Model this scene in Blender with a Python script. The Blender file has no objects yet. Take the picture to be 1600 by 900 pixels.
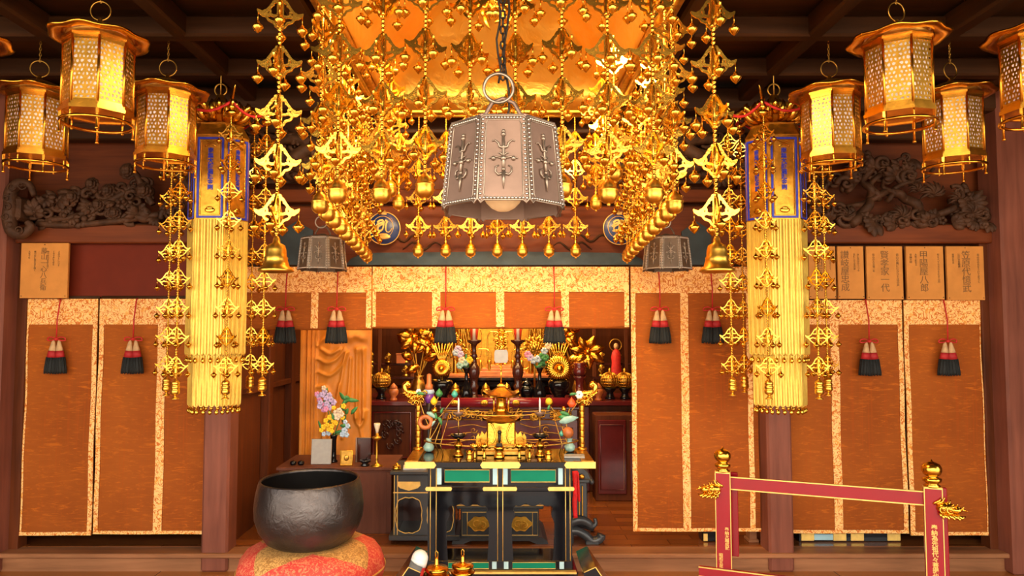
import bpy, bmesh, math, random
import numpy as np
from mathutils import Vector, Matrix
random.seed(7)
PI = math.pi
SC = bpy.context.scene
COL = SC.collection
sin, cos = math.sin, math.cos

# ---------------------------------------------------------------- camera
F, HOR, CX, EYE = 1100.0, 510.0, 777.0, 1.6
PITCH = math.atan((HOR - 450.0) / F)
cam_data = bpy.data.cameras.new('camera')
cam = bpy.data.objects.new('camera', cam_data)
COL.objects.link(cam)
cam.location = (0, 0, EYE)
cam.rotation_euler = (PI / 2 + PITCH, 0, 0)
cam_data.sensor_width = 36.0
cam_data.lens = 36.0 * F / 1600.0
cam_data.shift_x = (800.0 - CX) / 1600.0
cam_data.clip_start = 0.05
SC.camera = cam

# ---------------------------------------------------------------- world, lights, exposure
SC.view_settings.view_transform = 'Standard'
SC.view_settings.look = 'None'
SC.view_settings.exposure = 0.50
SC.view_settings.gamma = 1.0
SC.view_settings.use_curve_mapping = False
W = bpy.data.worlds.new('daylight'); SC.world = W
W.use_nodes = True
nt = W.node_tree; nt.nodes.clear()
wo = nt.nodes.new('ShaderNodeOutputWorld'); bg = nt.nodes.new('ShaderNodeBackground')
tc = nt.nodes.new('ShaderNodeTexCoord'); sp = nt.nodes.new('ShaderNodeSeparateXYZ')
cr = nt.nodes.new('ShaderNodeValToRGB'); mr = nt.nodes.new('ShaderNodeMapRange')
mr.inputs[1].default_value = -1; mr.inputs[2].default_value = 1
nt.links.new(tc.outputs['Generated'], sp.inputs[0]); nt.links.new(sp.outputs[2], mr.inputs[0])
nt.links.new(mr.outputs[0], cr.inputs[0]); nt.links.new(cr.outputs[0], bg.inputs[0]); nt.links.new(bg.outputs[0], wo.inputs[0])
e = cr.color_ramp.elements
e[0].position = 0.0; e[0].color = (.42, .37, .31, 1)
e[1].position = 1.0; e[1].color = (.75, .85, 1.0, 1)
k = e.new(.42); k.color = (.80, .66, .48, 1)
k = e.new(.50); k.color = (1.0, .90, .74, 1)
k = e.new(.62); k.color = (1.0, .94, .84, 1)
bg.inputs[1].default_value = 3.2

def area(name, loc, target, size, power, color, size_y=None):
    d = bpy.data.lights.new(name, 'AREA'); d.energy = power; d.color = color
    d.shape = 'RECTANGLE'; d.size = size; d.size_y = size_y or size
    o = bpy.data.objects.new(name, d); COL.objects.link(o); o.location = loc
    o.rotation_euler = (Vector(target) - Vector(loc)).to_track_quat('-Z', 'Y').to_euler()
    return o
def point(name, loc, power, color, r=.05):
    d = bpy.data.lights.new(name, 'POINT'); d.energy = power; d.color = color; d.shadow_soft_size = r
    o = bpy.data.objects.new(name, d); COL.objects.link(o); o.location = loc
    return o
WARM = (1.0, .60, .24)
area('sanctuary_fill', (0, 6.0, 2.75), (0, 7.0, 1.0), 1.6, 44, WARM, 1.0)  # added warm fill over the altar, not a visible fitting
area('lintel_fill', (0, 4.98, 2.35), (0, 6.6, 1.0), 2.6, 20, WARM, .12)  # unseen fill added behind the lintel to light the sanctuary
area('relief_fill', (-1.45, 5.2, 2.3), (-1.25, 5.6, 1.0), .3, 3.2, (1.0, .56, .20))  # added fill that gives the carved relief its orange glow
area('canopy_fill', (0, 2.72, 3.04), (0, 4.4, 3.22), 1.1, 42, (1.0, .84, .54), .08)  # hidden fill added to brighten the back cove of the vault
area('shrine_fill', (0, 6.75, 2.1), (0, 7.3, 1.4), .6, 24, (1.0, .78, .42), .2)  # unseen fill added to brighten the gilded shrine
area('eaves_daylight', (0, -1.6, 2.9), (0, 4.7, 1.2), 6.0, 100, (1.0, .80, .56), .6)
area('blind_fill', (0, 3.0, 2.98), (0, 4.75, 1.5), 1.2, 14, (1.0, .66, .30), .1)  # unseen warm fill added inside the canopy for the blinds

# ---------------------------------------------------------------- helpers
def P(px, py, Y):
    """world point seen at pixel (px,py) of the 1600x900 frame at distance Y"""
    u = (px - CX) / F; v = (450.0 - py) / F
    d = Vector((u, cos(PITCH) - v * sin(PITCH), sin(PITCH) + v * cos(PITCH)))
    t = Y / d.y
    return Vector((d.x * t, Y, EYE + d.z * t))
def PX(px, Y): return (px - CX) / F * Y
def PZ(py, Y): return P(CX, py, Y).z

class MB:
    def __init__(s): s.v = []; s.f = []; s.sm = []
    def add(s, V, Fc, M=None, smooth=False):
        b = len(s.v)
        if M is not None: V = [M @ Vector(p) for p in V]
        s.v += [tuple(p) for p in V]
        for q in Fc: s.f.append(tuple(i + b for i in q)); s.sm.append(smooth)
        return s
    def merge(s, o, M=None):
        b = len(s.v)
        s.v += [tuple(M @ Vector(p)) if M is not None else p for p in o.v]
        s.f += [tuple(i + b for i in q) for q in o.f]; s.sm += o.sm
        return s
    def box(s, c, d, bev=0, M=None, rz=0):
        x, y, z = d[0] / 2, d[1] / 2, d[2] / 2
        T = Matrix.Translation(c)
        if rz: T = T @ Matrix.Rotation(rz, 4, 'Z')
        if M is not None: T = M @ T
        b = min(bev, x * .9, y * .9, z * .9)
        if b <= 0:
            V = [(i * x, j * y, k * z) for i in (-1, 1) for j in (-1, 1) for k in (-1, 1)]
            Q = [(0, 1, 3, 2), (4, 6, 7, 5), (0, 4, 5, 1), (2, 3, 7, 6), (0, 2, 6, 4), (1, 5, 7, 3)]
            return s.add(V, Q, T)
        V = []; idx = {}
        for i in (-1, 1):
            for j in (-1, 1):
                for k in (-1, 1):
                    for a in range(3):
                        p = [i * (x - b), j * (y - b), k * (z - b)]
                        p[a] = (i, j, k)[a] * (x, y, z)[a]
                        idx[(i, j, k, a)] = len(V); V.append(tuple(p))
        Q = []
        for a in range(3):
            o1, o2 = [t for t in range(3) if t != a]
            for sg in (-1, 1):
                q = []
                for s1, s2 in ((-1, -1), (1, -1), (1, 1), (-1, 1)):
                    c3 = [0, 0, 0]; c3[a] = sg; c3[o1] = s1; c3[o2] = s2
                    q.append(idx[(*c3, a)])
                Q.append(tuple(q))
        for a in range(3):
            o1, o2 = [t for t in range(3) if t != a]
            for s1 in (-1, 1):
                for s2 in (-1, 1):
                    c3 = [0, 0, 0]; c3[o1] = s1; c3[o2] = s2
                    c3[a] = -1; m1 = idx[(*c3, o1)]; m2 = idx[(*c3, o2)]
                    c3[a] = 1; p1 = idx[(*c3, o1)]; p2 = idx[(*c3, o2)]
                    Q.append((m1, m2, p2, p1))
        for i in (-1, 1):
            for j in (-1, 1):
                for k in (-1, 1): Q.append(tuple(idx[(i, j, k, a)] for a in range(3)))
        return s.add(V, Q, T)
    def tube(s, pts, r, seg=6, closed=False, M=None, caps=True):
        pts = [Vector(p) for p in pts]; n = len(pts)
        R = r if isinstance(r, (list, tuple)) else [r] * n
        V = []; prev = None
        for i in range(n):
            if closed: t = pts[(i + 1) % n] - pts[i - 1]
            else: t = pts[min(i + 1, n - 1)] - pts[max(i - 1, 0)]
            if t.length < 1e-9: t = Vector((0, 0, 1))
            t.normalize()
            if prev is None:
                a = Vector((0, 0, 1)) if abs(t.z) < .9 else Vector((1, 0, 0))
                u = t.cross(a).normalized()
            else:
                u = prev - t * prev.dot(t)
                if u.length < 1e-6: u = t.cross(Vector((0, 0, 1)))
                u.normalize()
            prev = u; w = t.cross(u)
            for k in range(seg):
                a = 2 * PI * k / seg
                V.append(pts[i] + (u * cos(a) + w * sin(a)) * R[i])
        Q = []
        for i in range(n if closed else n - 1):
            j = (i + 1) % n
            for k in range(seg):
                l = (k + 1) % seg
                Q.append((i * seg + k, i * seg + l, j * seg + l, j * seg + k))
        if not closed and caps:
            Q.append(tuple(range(seg))[::-1]); Q.append(tuple((n - 1) * seg + k for k in range(seg)))
        return s.add(V, Q, M, True)
    def lathe(s, prof, seg=16, c=(0, 0, 0), M=None, smooth=True, sx=1, sy=1, rot=0, caps=True):
        V = []; Q = []; rows = []
        for r, z in prof:
            if r < 1e-6: rows.append([len(V)]); V.append((c[0], c[1], c[2] + z))
            else:
                rows.append(list(range(len(V), len(V) + seg)))
                for k in range(seg):
                    a = 2 * PI * k / seg + rot
                    V.append((c[0] + r * cos(a) * sx, c[1] + r * sin(a) * sy, c[2] + z))
        for A, B in zip(rows, rows[1:]):
            for k in range(seg):
                l = (k + 1) % seg
                if len(A) == 1 and len(B) == 1: continue
                if len(A) == 1: Q.append((A[0], B[l], B[k]))
                elif len(B) == 1: Q.append((A[k], A[l], B[0]))
                else: Q.append((A[k], A[l], B[l], B[k]))
        if caps and len(rows[0]) > 1: Q.append(tuple(rows[0])[::-1])
        if caps and len(rows[-1]) > 1: Q.append(tuple(rows[-1]))
        return s.add(V, Q, M, smooth)
    def ball(s, c, r, seg=10, rings=6, M=None, sc=(1, 1, 1)):
        V = [(c[0], c[1], c[2] - r * sc[2])]; Q = []
        for i in range(1, rings):
            t = -PI / 2 + PI * i / rings
            for k in range(seg):
                a = 2 * PI * k / seg
                V.append((c[0] + r * cos(t) * cos(a) * sc[0], c[1] + r * cos(t) * sin(a) * sc[1], c[2] + r * sin(t) * sc[2]))
        V.append((c[0], c[1], c[2] + r * sc[2])); top = len(V) - 1
        for k in range(seg):
            l = (k + 1) % seg
            Q.append((0, 1 + l, 1 + k)); Q.append((top, 1 + (rings - 2) * seg + k, 1 + (rings - 2) * seg + l))
            for i in range(rings - 2):
                a0 = 1 + i * seg
                Q.append((a0 + k, a0 + l, a0 + seg + l, a0 + seg + k))
        return s.add(V, Q, M, True)
    def prism(s, poly, y0, y1, M=None, smooth=False):
        """polygon in the xz plane extruded along y"""
        n = len(poly)
        V = [(p[0], y0, p[1]) for p in poly] + [(p[0], y1, p[1]) for p in poly]
        Q = [tuple(range(n)), tuple(range(2 * n - 1, n - 1, -1))]
        for i in range(n):
            j = (i + 1) % n; Q.append((i, i + n, j + n, j))
        return s.add(V, Q, M, smooth)
    def fret(s, field, bnd, n, m, y0, y1, M=None):
        """solid of the region field<0 in the xz plane, extruded along y (marching squares)"""
        x0, x1, z0, z1 = bnd
        xs = np.linspace(x0, x1, n + 1); zs = np.linspace(z0, z1, m + 1)
        X, Z = np.meshgrid(xs, zs, indexing='ij')
        G = field(X, Z); G = np.where(np.abs(G) < 1e-7, 1e-7, G)
        V2 = []; ids = {}
        def corner(i, j):
            key = (i, j)
            if key not in ids: ids[key] = len(V2); V2.append((xs[i], zs[j]))
            return ids[key]
        def edge(i, j, k, l):
            key = (min((i, j), (k, l)), max((i, j), (k, l)))
            if key not in ids:
                a, b = G[i, j], G[k, l]; t = a / (a - b)
                ids[key] = len(V2); V2.append((xs[i] + (xs[k] - xs[i]) * t, zs[j] + (zs[l] - zs[j]) * t))
            return ids[key]
        polys = []; be = {}
        for i in range(n):
            for j in range(m):
                cs = [(i, j), (i + 1, j), (i + 1, j + 1), (i, j + 1)]
                ins = [G[a] < 0 for a in cs]
                if not any(ins): continue
                pl = []
                for q in range(4):
                    a = cs[q]; b = cs[(q + 1) % 4]
                    if ins[q]: pl.append(corner(*a))
                    if ins[q] != ins[(q + 1) % 4]: pl.append(edge(*a, *b))
                if len(pl) < 3: continue
                polys.append(pl)
                for q in range(len(pl)):
                    a, b = pl[q], pl[(q + 1) % len(pl)]
                    if (b, a) in be: del be[(b, a)]
                    else: be[(a, b)] = 1
        N = len(V2)
        V = [(p[0], y0, p[1]) for p in V2] + [(p[0], y1, p[1]) for p in V2]
        Q = [tuple(p) for p in polys] + [tuple(i + N for i in p[::-1]) for p in polys]
        for a, b in be: Q.append((a, a + N, b + N, b))
        return s.add(V, Q, M)
    def build(s, name='mesh'):
        me = bpy.data.meshes.new(name)
        me.from_pydata(s.v, [], s.f)
        me.polygons.foreach_set('use_smooth', s.sm)
        bm = bmesh.new(); bm.from_mesh(me)
        bmesh.ops.recalc_face_normals(bm, faces=bm.faces)
        bm.to_mesh(me); bm.free(); me.update()
        return me

def strokes(lst):
    """union of thick tapered polylines -> field; lst = [(pts, r0, r1), ...]"""
    segs = []
    for pts, r0, r1 in lst:
        n = len(pts) - 1
        for i in range(n):
            segs.append((pts[i], pts[i + 1], r0 + (r1 - r0) * i / n, r0 + (r1 - r0) * (i + 1) / n))
    def f(X, Z):
        out = np.full(X.shape, 1e3)
        for (a, b, ra, rb) in segs:
            dx, dz = b[0] - a[0], b[1] - a[1]; L = dx * dx + dz * dz + 1e-12
            t = np.clip(((X - a[0]) * dx + (Z - a[1]) * dz) / L, 0, 1)
            d = np.hypot(X - a[0] - t * dx, Z - a[1] - t * dz) - (ra + (rb - ra) * t)
            out = np.minimum(out, d)
        return out
    return f
def cat_curve(pts, n=6):
    """Catmull-Rom through points"""
    P_ = [Vector(p) for p in pts]; P_ = [P_[0] * 2 - P_[1]] + P_ + [P_[-1] * 2 - P_[-2]]
    out = []
    for i in range(1, len(P_) - 2):
        for k in range(n):
            t = k / n; a, b, c, d = P_[i - 1], P_[i], P_[i + 1], P_[i + 2]
            out.append(.5 * ((2 * b) + (c - a) * t + (2 * a - 5 * b + 4 * c - d) * t * t + (3 * b - a - 3 * c + d) * t ** 3))
    out.append(P_[-2]); return out
def Rz(a): return Matrix.Rotation(a, 4, 'Z')
def Rx(a): return Matrix.Rotation(a, 4, 'X')
def Ry(a): return Matrix.Rotation(a, 4, 'Y')
def T(x, y, z): return Matrix.Translation((x, y, z))
def S(x, y=None, z=None):
    if y is None: y = z = x
    return Matrix.Diagonal((x, y, z, 1))

# ---------------------------------------------------------------- objects
def tag(o, label=None, cat=None, group=None, kind=None):
    if label: o['label'] = label
    if cat: o['category'] = cat
    if group: o['group'] = group
    if kind: o['kind'] = kind
    return o
def ob(name, mb, mat, parent=None, loc=(0, 0, 0), rot=(0, 0, 0), label=None):
    me = mb if isinstance(mb, bpy.types.Mesh) else mb.build(name)
    if mat is not None and not me.materials: me.materials.append(mat)
    o = bpy.data.objects.new(name, me); COL.objects.link(o)
    o.location = loc; o.rotation_euler = rot
    if parent: o.parent = parent
    if label: o['label'] = label
    return o
def ob_each(name, mb, mat, parent, loc=(0, 0, 0), gap=None):
    """one object for every separate piece of mb"""
    n = len(mb.v); par = list(range(n))
    def fd(a):
        while par[a] != a: par[a] = par[par[a]]; a = par[a]
        return a
    for f in mb.f:
        for i in f[1:]: par[fd(i)] = fd(f[0])
    grp = {}
    for k_, f in enumerate(mb.f): grp.setdefault(fd(f[0]), []).append(k_)
    for fs in grp.values():
        m2 = MB(); mp = {}
        for k_ in fs:
            q = []
            for i in mb.f[k_]:
                if i not in mp: mp[i] = len(m2.v); m2.v.append(mb.v[i])
                q.append(mp[i])
            m2.f.append(tuple(q)); m2.sm.append(mb.sm[k_])
        ob(name, m2, mat, parent, loc)
def thing(name, label, cat, loc=(0, 0, 0), rz=0, group=None, sc=1):
    o = bpy.data.objects.new(name, None); COL.objects.link(o)
    o.location = loc; o.rotation_euler = (0, 0, rz); o.scale = (sc, sc, sc)
    o.empty_display_size = .05
    return tag(o, label, cat, group)
def struct(name, mb, mat, loc=(0, 0, 0), parent=None):
    o = ob(name, mb, mat, parent, loc)
    if parent is None: o['kind'] = 'structure'
    return o
def clone(o, parent=None):
    """a thing with all its parts and sub-parts"""
    c = o.copy(); COL.objects.link(c); c.parent = parent
    for ch in list(o.children): clone(ch, c)
    return c

# ---------------------------------------------------------------- materials
class NT:
    def __init__(s, name):
        s.m = bpy.data.materials.new(name); s.m.use_nodes = True
        s.t = s.m.node_tree; s.t.nodes.clear()
        s.out = s.t.nodes.new('ShaderNodeOutputMaterial')
        s.b = s.t.nodes.new('ShaderNodeBsdfPrincipled')
        s.t.links.new(s.b.outputs[0], s.out.inputs[0])
    def n(s, ty, **kw):
        x = s.t.nodes.new('ShaderNode' + ty)
        for k_, v in kw.items(): setattr(x, k_, v)
        return x
    def l(s, a, b): s.t.links.new(a, b)
    def coords(s, scale=(1, 1, 1), rot=(0, 0, 0)):
        c = s.n('TexCoord'); m = s.n('Mapping')
        m.inputs['Scale'].default_value = scale; m.inputs['Rotation'].default_value = rot
        s.l(c.outputs['Object'], m.inputs[0]); return m.outputs[0]
    def noise(s, v, scale, detail=4, rough=.55, dist=0):
        x = s.n('TexNoise'); s.l(v, x.inputs['Vector'])
        x.inputs['Scale'].default_value = scale; x.inputs['Detail'].default_value = detail
        x.inputs['Roughness'].default_value = rough; x.inputs['Distortion'].default_value = dist
        return x.outputs['Fac']
    def ramp(s, fac, stops):
        r = s.n('ValToRGB'); s.l(fac, r.inputs[0]); el = r.color_ramp.elements
        el[0].position, el[0].color = stops[0][0], (*stops[0][1], 1)
        el[1].position, el[1].color = stops[-1][0], (*stops[-1][1], 1)
        for p_, c_ in stops[1:-1]:
            q = el.new(p_); q.color = (*c_, 1)
        return r.outputs[0]
    def mix(s, fac, a, b, mode='MIX'):
        m = s.n('Mix', data_type='RGBA', blend_type=mode)
        for sock, v in ((m.inputs[0], fac), (m.inputs[6], a), (m.inputs[7], b)):
            if isinstance(v, (int, float)): sock.default_value = v
            elif isinstance(v, tuple): sock.default_value = (*v, 1)
            else: s.l(v, sock)
        return m.outputs[2]
    def math(s, op, a, b=None):
        m = s.n('Math', operation=op)
        for i, v in enumerate((a, b)):
            if v is None: continue
            if isinstance(v, (int, float)): m.inputs[i].default_value = v
            else: s.l(v, m.inputs[i])
        return m.outputs[0]
    def bump(s, h, strength=.3, dist=.01):
        b = s.n('Bump'); b.inputs['Strength'].default_value = strength; b.inputs['Distance'].default_value = dist
        s.l(h, b.inputs['Height']); s.l(b.outputs[0], s.b.inputs['Normal'])
    def set(s, col=None, rough=None, metal=None, spec=None):
        if col is not None:
            if isinstance(col, tuple): s.b.inputs['Base Color'].default_value = (*col, 1)
            else: s.l(col, s.b.inputs['Base Color'])
        if rough is not None:
            if isinstance(rough, (int, float)): s.b.inputs['Roughness'].default_value = rough
            else: s.l(rough, s.b.inputs['Roughness'])
        if metal is not None: s.b.inputs['Metallic'].default_value = metal
        if spec is not None: s.b.inputs['Specular IOR Level'].default_value = spec
        return s
def plain(name, c, rough=.5, metal=0, var=.25, scale=12, bump=0, bscale=40, bdist=.004, spec=None, coat=0):
    t = NT(name); v = t.coords()
    dark = tuple(x * (1 - var) for x in c); lite = tuple(min(1, x * (1 + var * .5)) for x in c)
    t.set(t.ramp(t.noise(v, scale), [(.3, dark), (.7, lite)]), rough, metal, spec)
    if bump: t.bump(t.noise(v, bscale, 5), bump, bdist)
    if coat: t.b.inputs['Coat Weight'].default_value = coat; t.b.inputs['Coat Roughness'].default_value = .08
    return t.m
def wood(name, c1, c2, axis='x', scale=1.0, rough=.5, bump=.15):
    t = NT(name); st = {'x': (1.2, 16, 16), 'y': (16, 1.2, 16), 'z': (16, 16, 1.2)}[axis]
    v = t.coords(tuple(q * scale for q in st))
    n1 = t.noise(v, 1.6, 6, .6, .4); n2 = t.noise(t.coords(), 1.1, 3)
    c = t.ramp(n1, [(.28, c1), (.72, c2)])
    c = t.mix(.45, c, t.ramp(n2, [(.3, tuple(x * .6 for x in c1)), (.7, c2)]))
    t.set(c, t.ramp(n1, [(0, (rough,) * 3), (1, (rough + .2,) * 3)]), 0, .16)
    t.bump(n1, bump, .004); return t.m
M = {}
M['gold'] = plain('bright gold', (.86, .48, .065), .21, 1, .25, 25, .35, 80, .002)
M['gold_rough'] = plain('old gold', (.72, .38, .05), .37, 1, .3, 30, .25, 90, .003)
M['gold_dark'] = plain('dark gold', (.60, .32, .06), .36, 1, .4, 30, .25, 80, .003)
M['gold_copper'] = plain('copper gold', (.80, .38, .045), .25, 1, .25, 18, .12, 60, .002)
M['gold_paint'] = plain('gold paint', (.95, .60, .16), .42, .55, .15, 30)
t = NT('gilded leaf vault'); v = t.coords()
n1 = t.noise(v, 5, 6, .6, 1.2); n2 = t.noise(v, 26, 4, .6)
t.set(t.ramp(n1, [(.3, (1.0, .54, .07)), (.6, (1.0, .64, .14))]), .40, 1); t.bump(t.math('ADD', n1, t.math('MULTIPLY', n2, .25)), .35, .03)
M['vault'] = t.m
M['wood_dark'] = wood('dark brown timber', (.030, .012, .005), (.095, .036, .012), 'x', 1, .42)
M['wood_dark_y'] = wood('dark brown timber along', (.030, .012, .005), (.095, .036, .012), 'y', 1, .42)
M['wood_panel'] = wood('ceiling board', (.035, .014, .005), (.11, .042, .012), 'x', .8, .5)
M['wood_red'] = wood('red brown beam', (.08, .018, .006), (.24, .058, .016), 'x', 1, .4)
M['wood_wall'] = wood('red brown board wall', (.05, .012, .004), (.17, .042, .012), 'z', 1, .42)
M['wood_pillar'] = wood('mauve brown pillar', (.13, .040, .026), (.31, .105, .065), 'z', .9, .33)
M['wood_sill'] = wood('worn brown sill', (.14, .058, .026), (.48, .21, .095), 'x', .8, .33)
M['wood_carve'] = plain('weathered carving wood', (.085, .036, .017), .6, 0, .55, 14, .6, 60, .006, spec=.25)
M['wood_chest'] = wood('red brown chest', (.07, .02, .012), (.17, .06, .035), 'z', .8, .5)
M['board_red'] = plain('maroon board', (.155, .020, .007), .6, 0, .12, 8, .08, 200, spec=.15)
M['plaque'] = plain('pale cedar board', (.66, .27, .06), .6, 0, .18, 7, .08, 120, spec=.15)
M['ink'] = plain('faded ink', (.25, .12, .036), .8, 0, .3, 60)
M['relief'] = plain('honey carved wood', (.66, .24, .025), .5, 0, .25, 6, .1, 50)
M['lacquer'] = plain('black lacquer', (.004, .004, .006), .12, 0, .1, 5, spec=.3, coat=.25)
M['lacquer_soft'] = plain('grey black lacquer', (.045, .05, .055), .28, 0, .25, 9)
M['lacquer_red'] = plain('red lacquer', (.30, .006, .012), .2, 0, .12, 5, spec=.4, coat=.15)
M['lacquer_wine'] = plain('wine red lacquer', (.115, .012, .012), .22, 0, .3, 6, coat=.3)
M['lacquer_plum'] = plain('plum red lacquer', (.20, .012, .022), .2, 0, .2, 6, coat=.3)
M['green'] = plain('green panel', (.003, .20, .115), .5, 0, .1, 10, spec=.15)
M['sky_panel'] = plain('pale blue panel', (.42, .66, .74), .3, 0, .1, 10)
M['blue'] = plain('cobalt enamel', (.022, .035, .50), .4, 0, .15, 12)
M['navy'] = plain('navy enamel', (.012, .03, .14), .35, 0, .4, 14)
M['slate'] = plain('slate blue paint', (.035, .055, .065), .6, 0, .35, 9, .2, 50)
M['red'] = plain('red cord', (.58, .018, .015), .6, 0, .3, 50, .4, 300, .002)
M['red_band'] = plain('deep red silk', (.42, .012, .014), .65, 0, .2, 30)
M['red_cloth'] = plain('bright red cloth', (.80, .010, .012), .6, 0, .2, 30)
M['cream'] = plain('cream silk', (.62, .38, .18), .7, 0, .2, 60, .4, 300, .002)
M['black_silk'] = plain('black silk fringe', (.012, .014, .014), .75, 0, .4, 80, .6, 300, .003)
M['paper'] = plain('white paper', (.80, .78, .80), .8, 0, .05, 10)
_t = NT('translucent paper'); _tr = _t.n('BsdfTranslucent'); _tr.inputs[0].default_value = (.92, .88, .86, 1); _mx = _t.n('MixShader'); _mx.inputs[0].default_value = .5
_t.set((.88, .86, .86), .8, 0); _t.l(_t.b.outputs[0], _mx.inputs[1]); _t.l(_tr.outputs[0], _mx.inputs[2]); _t.l(_mx.outputs[0], _t.out.inputs[0]); M['liner'] = _t.m
M['white'] = plain('white ceramic', (.8, .79, .76), .3, 0, .05, 10)
M['stone'] = plain('grey paper', (.34, .33, .32), .7, 0, .1, 30)
M['iron'] = plain('dark iron', (.03, .022, .018), .45, .6, .3, 30)
M['silver'] = plain('silver stud', (.72, .68, .62), .3, 1, .1, 40)
M['bronze'] = plain('grey bronze sheet', (.27, .175, .135), .45, .5, .25, 9, .15, 60, .002)
M['bronze_shaded'] = plain('shaded bronze sheet', (.12, .078, .05), .5, .5, .3, 9, .15, 60, .002)  # same bronze as the large lantern, dimming with distance put into the colour
M['bronze_edge'] = plain('bright bronze edge', (.36, .29, .23), .36, .8, .2, 12)
M['bulb'] = plain('frosted bulb glass', (.9, .72, .45), .4)
_b = M['bulb'].node_tree.nodes['Principled BSDF']; _b.inputs['Emission Color'].default_value = (1, .6, .25, 1); _b.inputs['Emission Strength'].default_value = .15
M['brown_dark'] = plain('dark brown lacquer', (.05, .012, .008), .2, 0, .3, 8, coat=.3)
M['terracotta'] = plain('orange brown lacquer', (.50, .14, .035), .4, 0, .3, 12)
M['leaf'] = plain('leaf green', (.05, .24, .07), .45, 0, .35, 30)
M['leaf_pale'] = plain('pale leaf', (.30, .50, .45), .5, 0, .3, 30)
M['pink'] = plain('orchid pink', (.72, .28, .50), .6, 0, .3, 40)
M['lilac'] = plain('lilac petals', (.52, .42, .70), .6, 0, .3, 40)
M['yellow'] = plain('yellow petals', (.90, .55, .015), .6, 0, .2, 40)
M['white_petal'] = plain('white petals', (.75, .62, .45), .6, 0, .2, 40)
M['blue_petal'] = plain('pale blue petals', (.42, .55, .72), .6, 0, .2, 40)
M['purple'] = plain('purple lacquer', (.16, .035, .30), .35, 0, .2, 20)
M['orange'] = plain('orange red fruit', (.75, .09, .02), .4, 0, .2, 20)
M['teal'] = plain('teal glass', (.06, .38, .30), .2, 0, .2, 20)
M['candle'] = plain('red wax', (.62, .05, .02), .4, 0, .2, 20)
M['candle_white'] = plain('white wax', (.85, .75, .65), .4, 0, .1, 20)
t = NT('hammered iron bowl'); v = t.coords(); n1 = t.noise(v, 16, 5, .6, .6); n2 = t.noise(v, 4, 3)
t.set(t.ramp(n2, [(.3, (.062, .050, .047)), (.7, (.125, .108, .104))]), .36, .85); t.bump(n1, .5, .012); M['bowl'] = t.m
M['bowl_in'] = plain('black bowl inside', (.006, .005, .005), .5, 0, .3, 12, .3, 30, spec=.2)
t = NT('orange bamboo blind'); n1 = t.noise(t.coords((1.0, 1, 60)), 6, 3); n2 = t.noise(t.coords((2.2, 1, 14), (0, .35, 0)), 2.4, 6, .75, 2.5); n3 = t.noise(t.coords(), 1.4, 3)
w = t.n('TexWave', bands_direction='Z'); t.l(t.coords(), w.inputs[0]); w.inputs['Scale'].default_value = 65; w.inputs['Distortion'].default_value = 0
c = t.ramp(n3, [(.3, (.27, .062, .008)), (.7, (.44, .118, .014))])
nv = t.noise(t.coords((55, 1, .5)), 1.5, 2)
c = t.mix(t.ramp(nv, [(.55, (0, 0, 0)), (.7, (.35, .35, .35))]), c, (.50, .085, .006))
c = t.mix(t.math('MULTIPLY', n1, .5), c, (.20, .036, .006))
c = t.mix(t.ramp(n2, [(.53, (0, 0, 0)), (.66, (.6, .6, .6))]), c, (.66, .17, .012))
t.set(c, .7, 0, .15); t.bump(w.outputs['Fac'], .25, .003); M['blind'] = t.m
t = NT('gold brocade with red scrolls'); v = t.coords()
na = t.noise(v, 21, 1.2, .4, 2.2)
ln = t.math('ABSOLUTE', t.math('SUBTRACT', na, .5))
c = t.ramp(ln, [(.026, (.64, .15, .010)), (.062, (1.0, .60, .22))])
nb = t.noise(t.coords((1, 1, 1), (0, .8, 0)), 40, 1, .5, 1.2)
c = t.mix(t.ramp(nb, [(.58, (0, 0, 0)), (.62, (.6, .6, .6))]), c, (.85, .34, .03))
t.set(c, .55, 0, .3); M['brocade'] = t.m
M['fringe'] = plain('fringe gold', (1.0, .68, .13), .40, .4, .12, 40)
M['gold_satin'] = plain('satin gold', (.88, .52, .08), .33, 1, .15, 25, .1, 60, .002)
t = NT('red and gold cushion brocade'); c0 = t.n('TexCoord'); sx = t.n('SeparateXYZ'); t.l(c0.outputs['Object'], sx.inputs[0])
ang = t.math('ARCTAN2', sx.outputs[1], sx.outputs[0]); ang = t.math('ADD', ang, PI / 2 - .255)
pp = t.math('PINGPONG', ang, PI / 4); rr = t.math('SQRT', t.math('ADD', t.math('MULTIPLY', sx.outputs[0], sx.outputs[0]), t.math('MULTIPLY', sx.outputs[1], sx.outputs[1])))
red = t.math('GREATER_THAN', rr, t.math('ADD', .205, t.math('MULTIPLY', pp, .205)))
low = t.math('GREATER_THAN', sx.outputs[2], .055)
v = t.coords(); vo = t.n('TexVoronoi', feature='DISTANCE_TO_EDGE'); t.l(v, vo.inputs['Vector']); vo.inputs['Scale'].default_value = 26
ns = t.noise(v, 40, 3, .6, 2.5)
g = t.mix(t.ramp(ns, [(.47, (0, 0, 0)), (.54, (1, 1, 1))]), (.70, .40, .13), (.40, .19, .05))
r_ = t.mix(t.ramp(ns, [(.50, (0, 0, 0)), (.56, (.8, .8, .8))]), (.66, .055, .045), (.80, .28, .14))
t.set(t.mix(red, g, r_), .5, 0); t.bump(ns, .3, .004); M['cushion'] = t.m
t = NT('polished floor boards'); br = t.n('TexBrick'); t.l(t.coords(), br.inputs[0]); br.offset = .37
br.inputs['Scale'].default_value = 1; br.inputs['Brick Width'].default_value = 2.2; br.inputs['Row Height'].default_value = .30
br.inputs['Mortar Size'].default_value = .004; br.inputs['Color1'].default_value = (.44, .16, .035, 1); br.inputs['Color2'].default_value = (.54, .20, .045, 1); br.inputs['Mortar'].default_value = (.03, .01, .004, 1)
n1 = t.noise(t.coords((1.2, 22, 1)), 1.5, 5)
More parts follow.
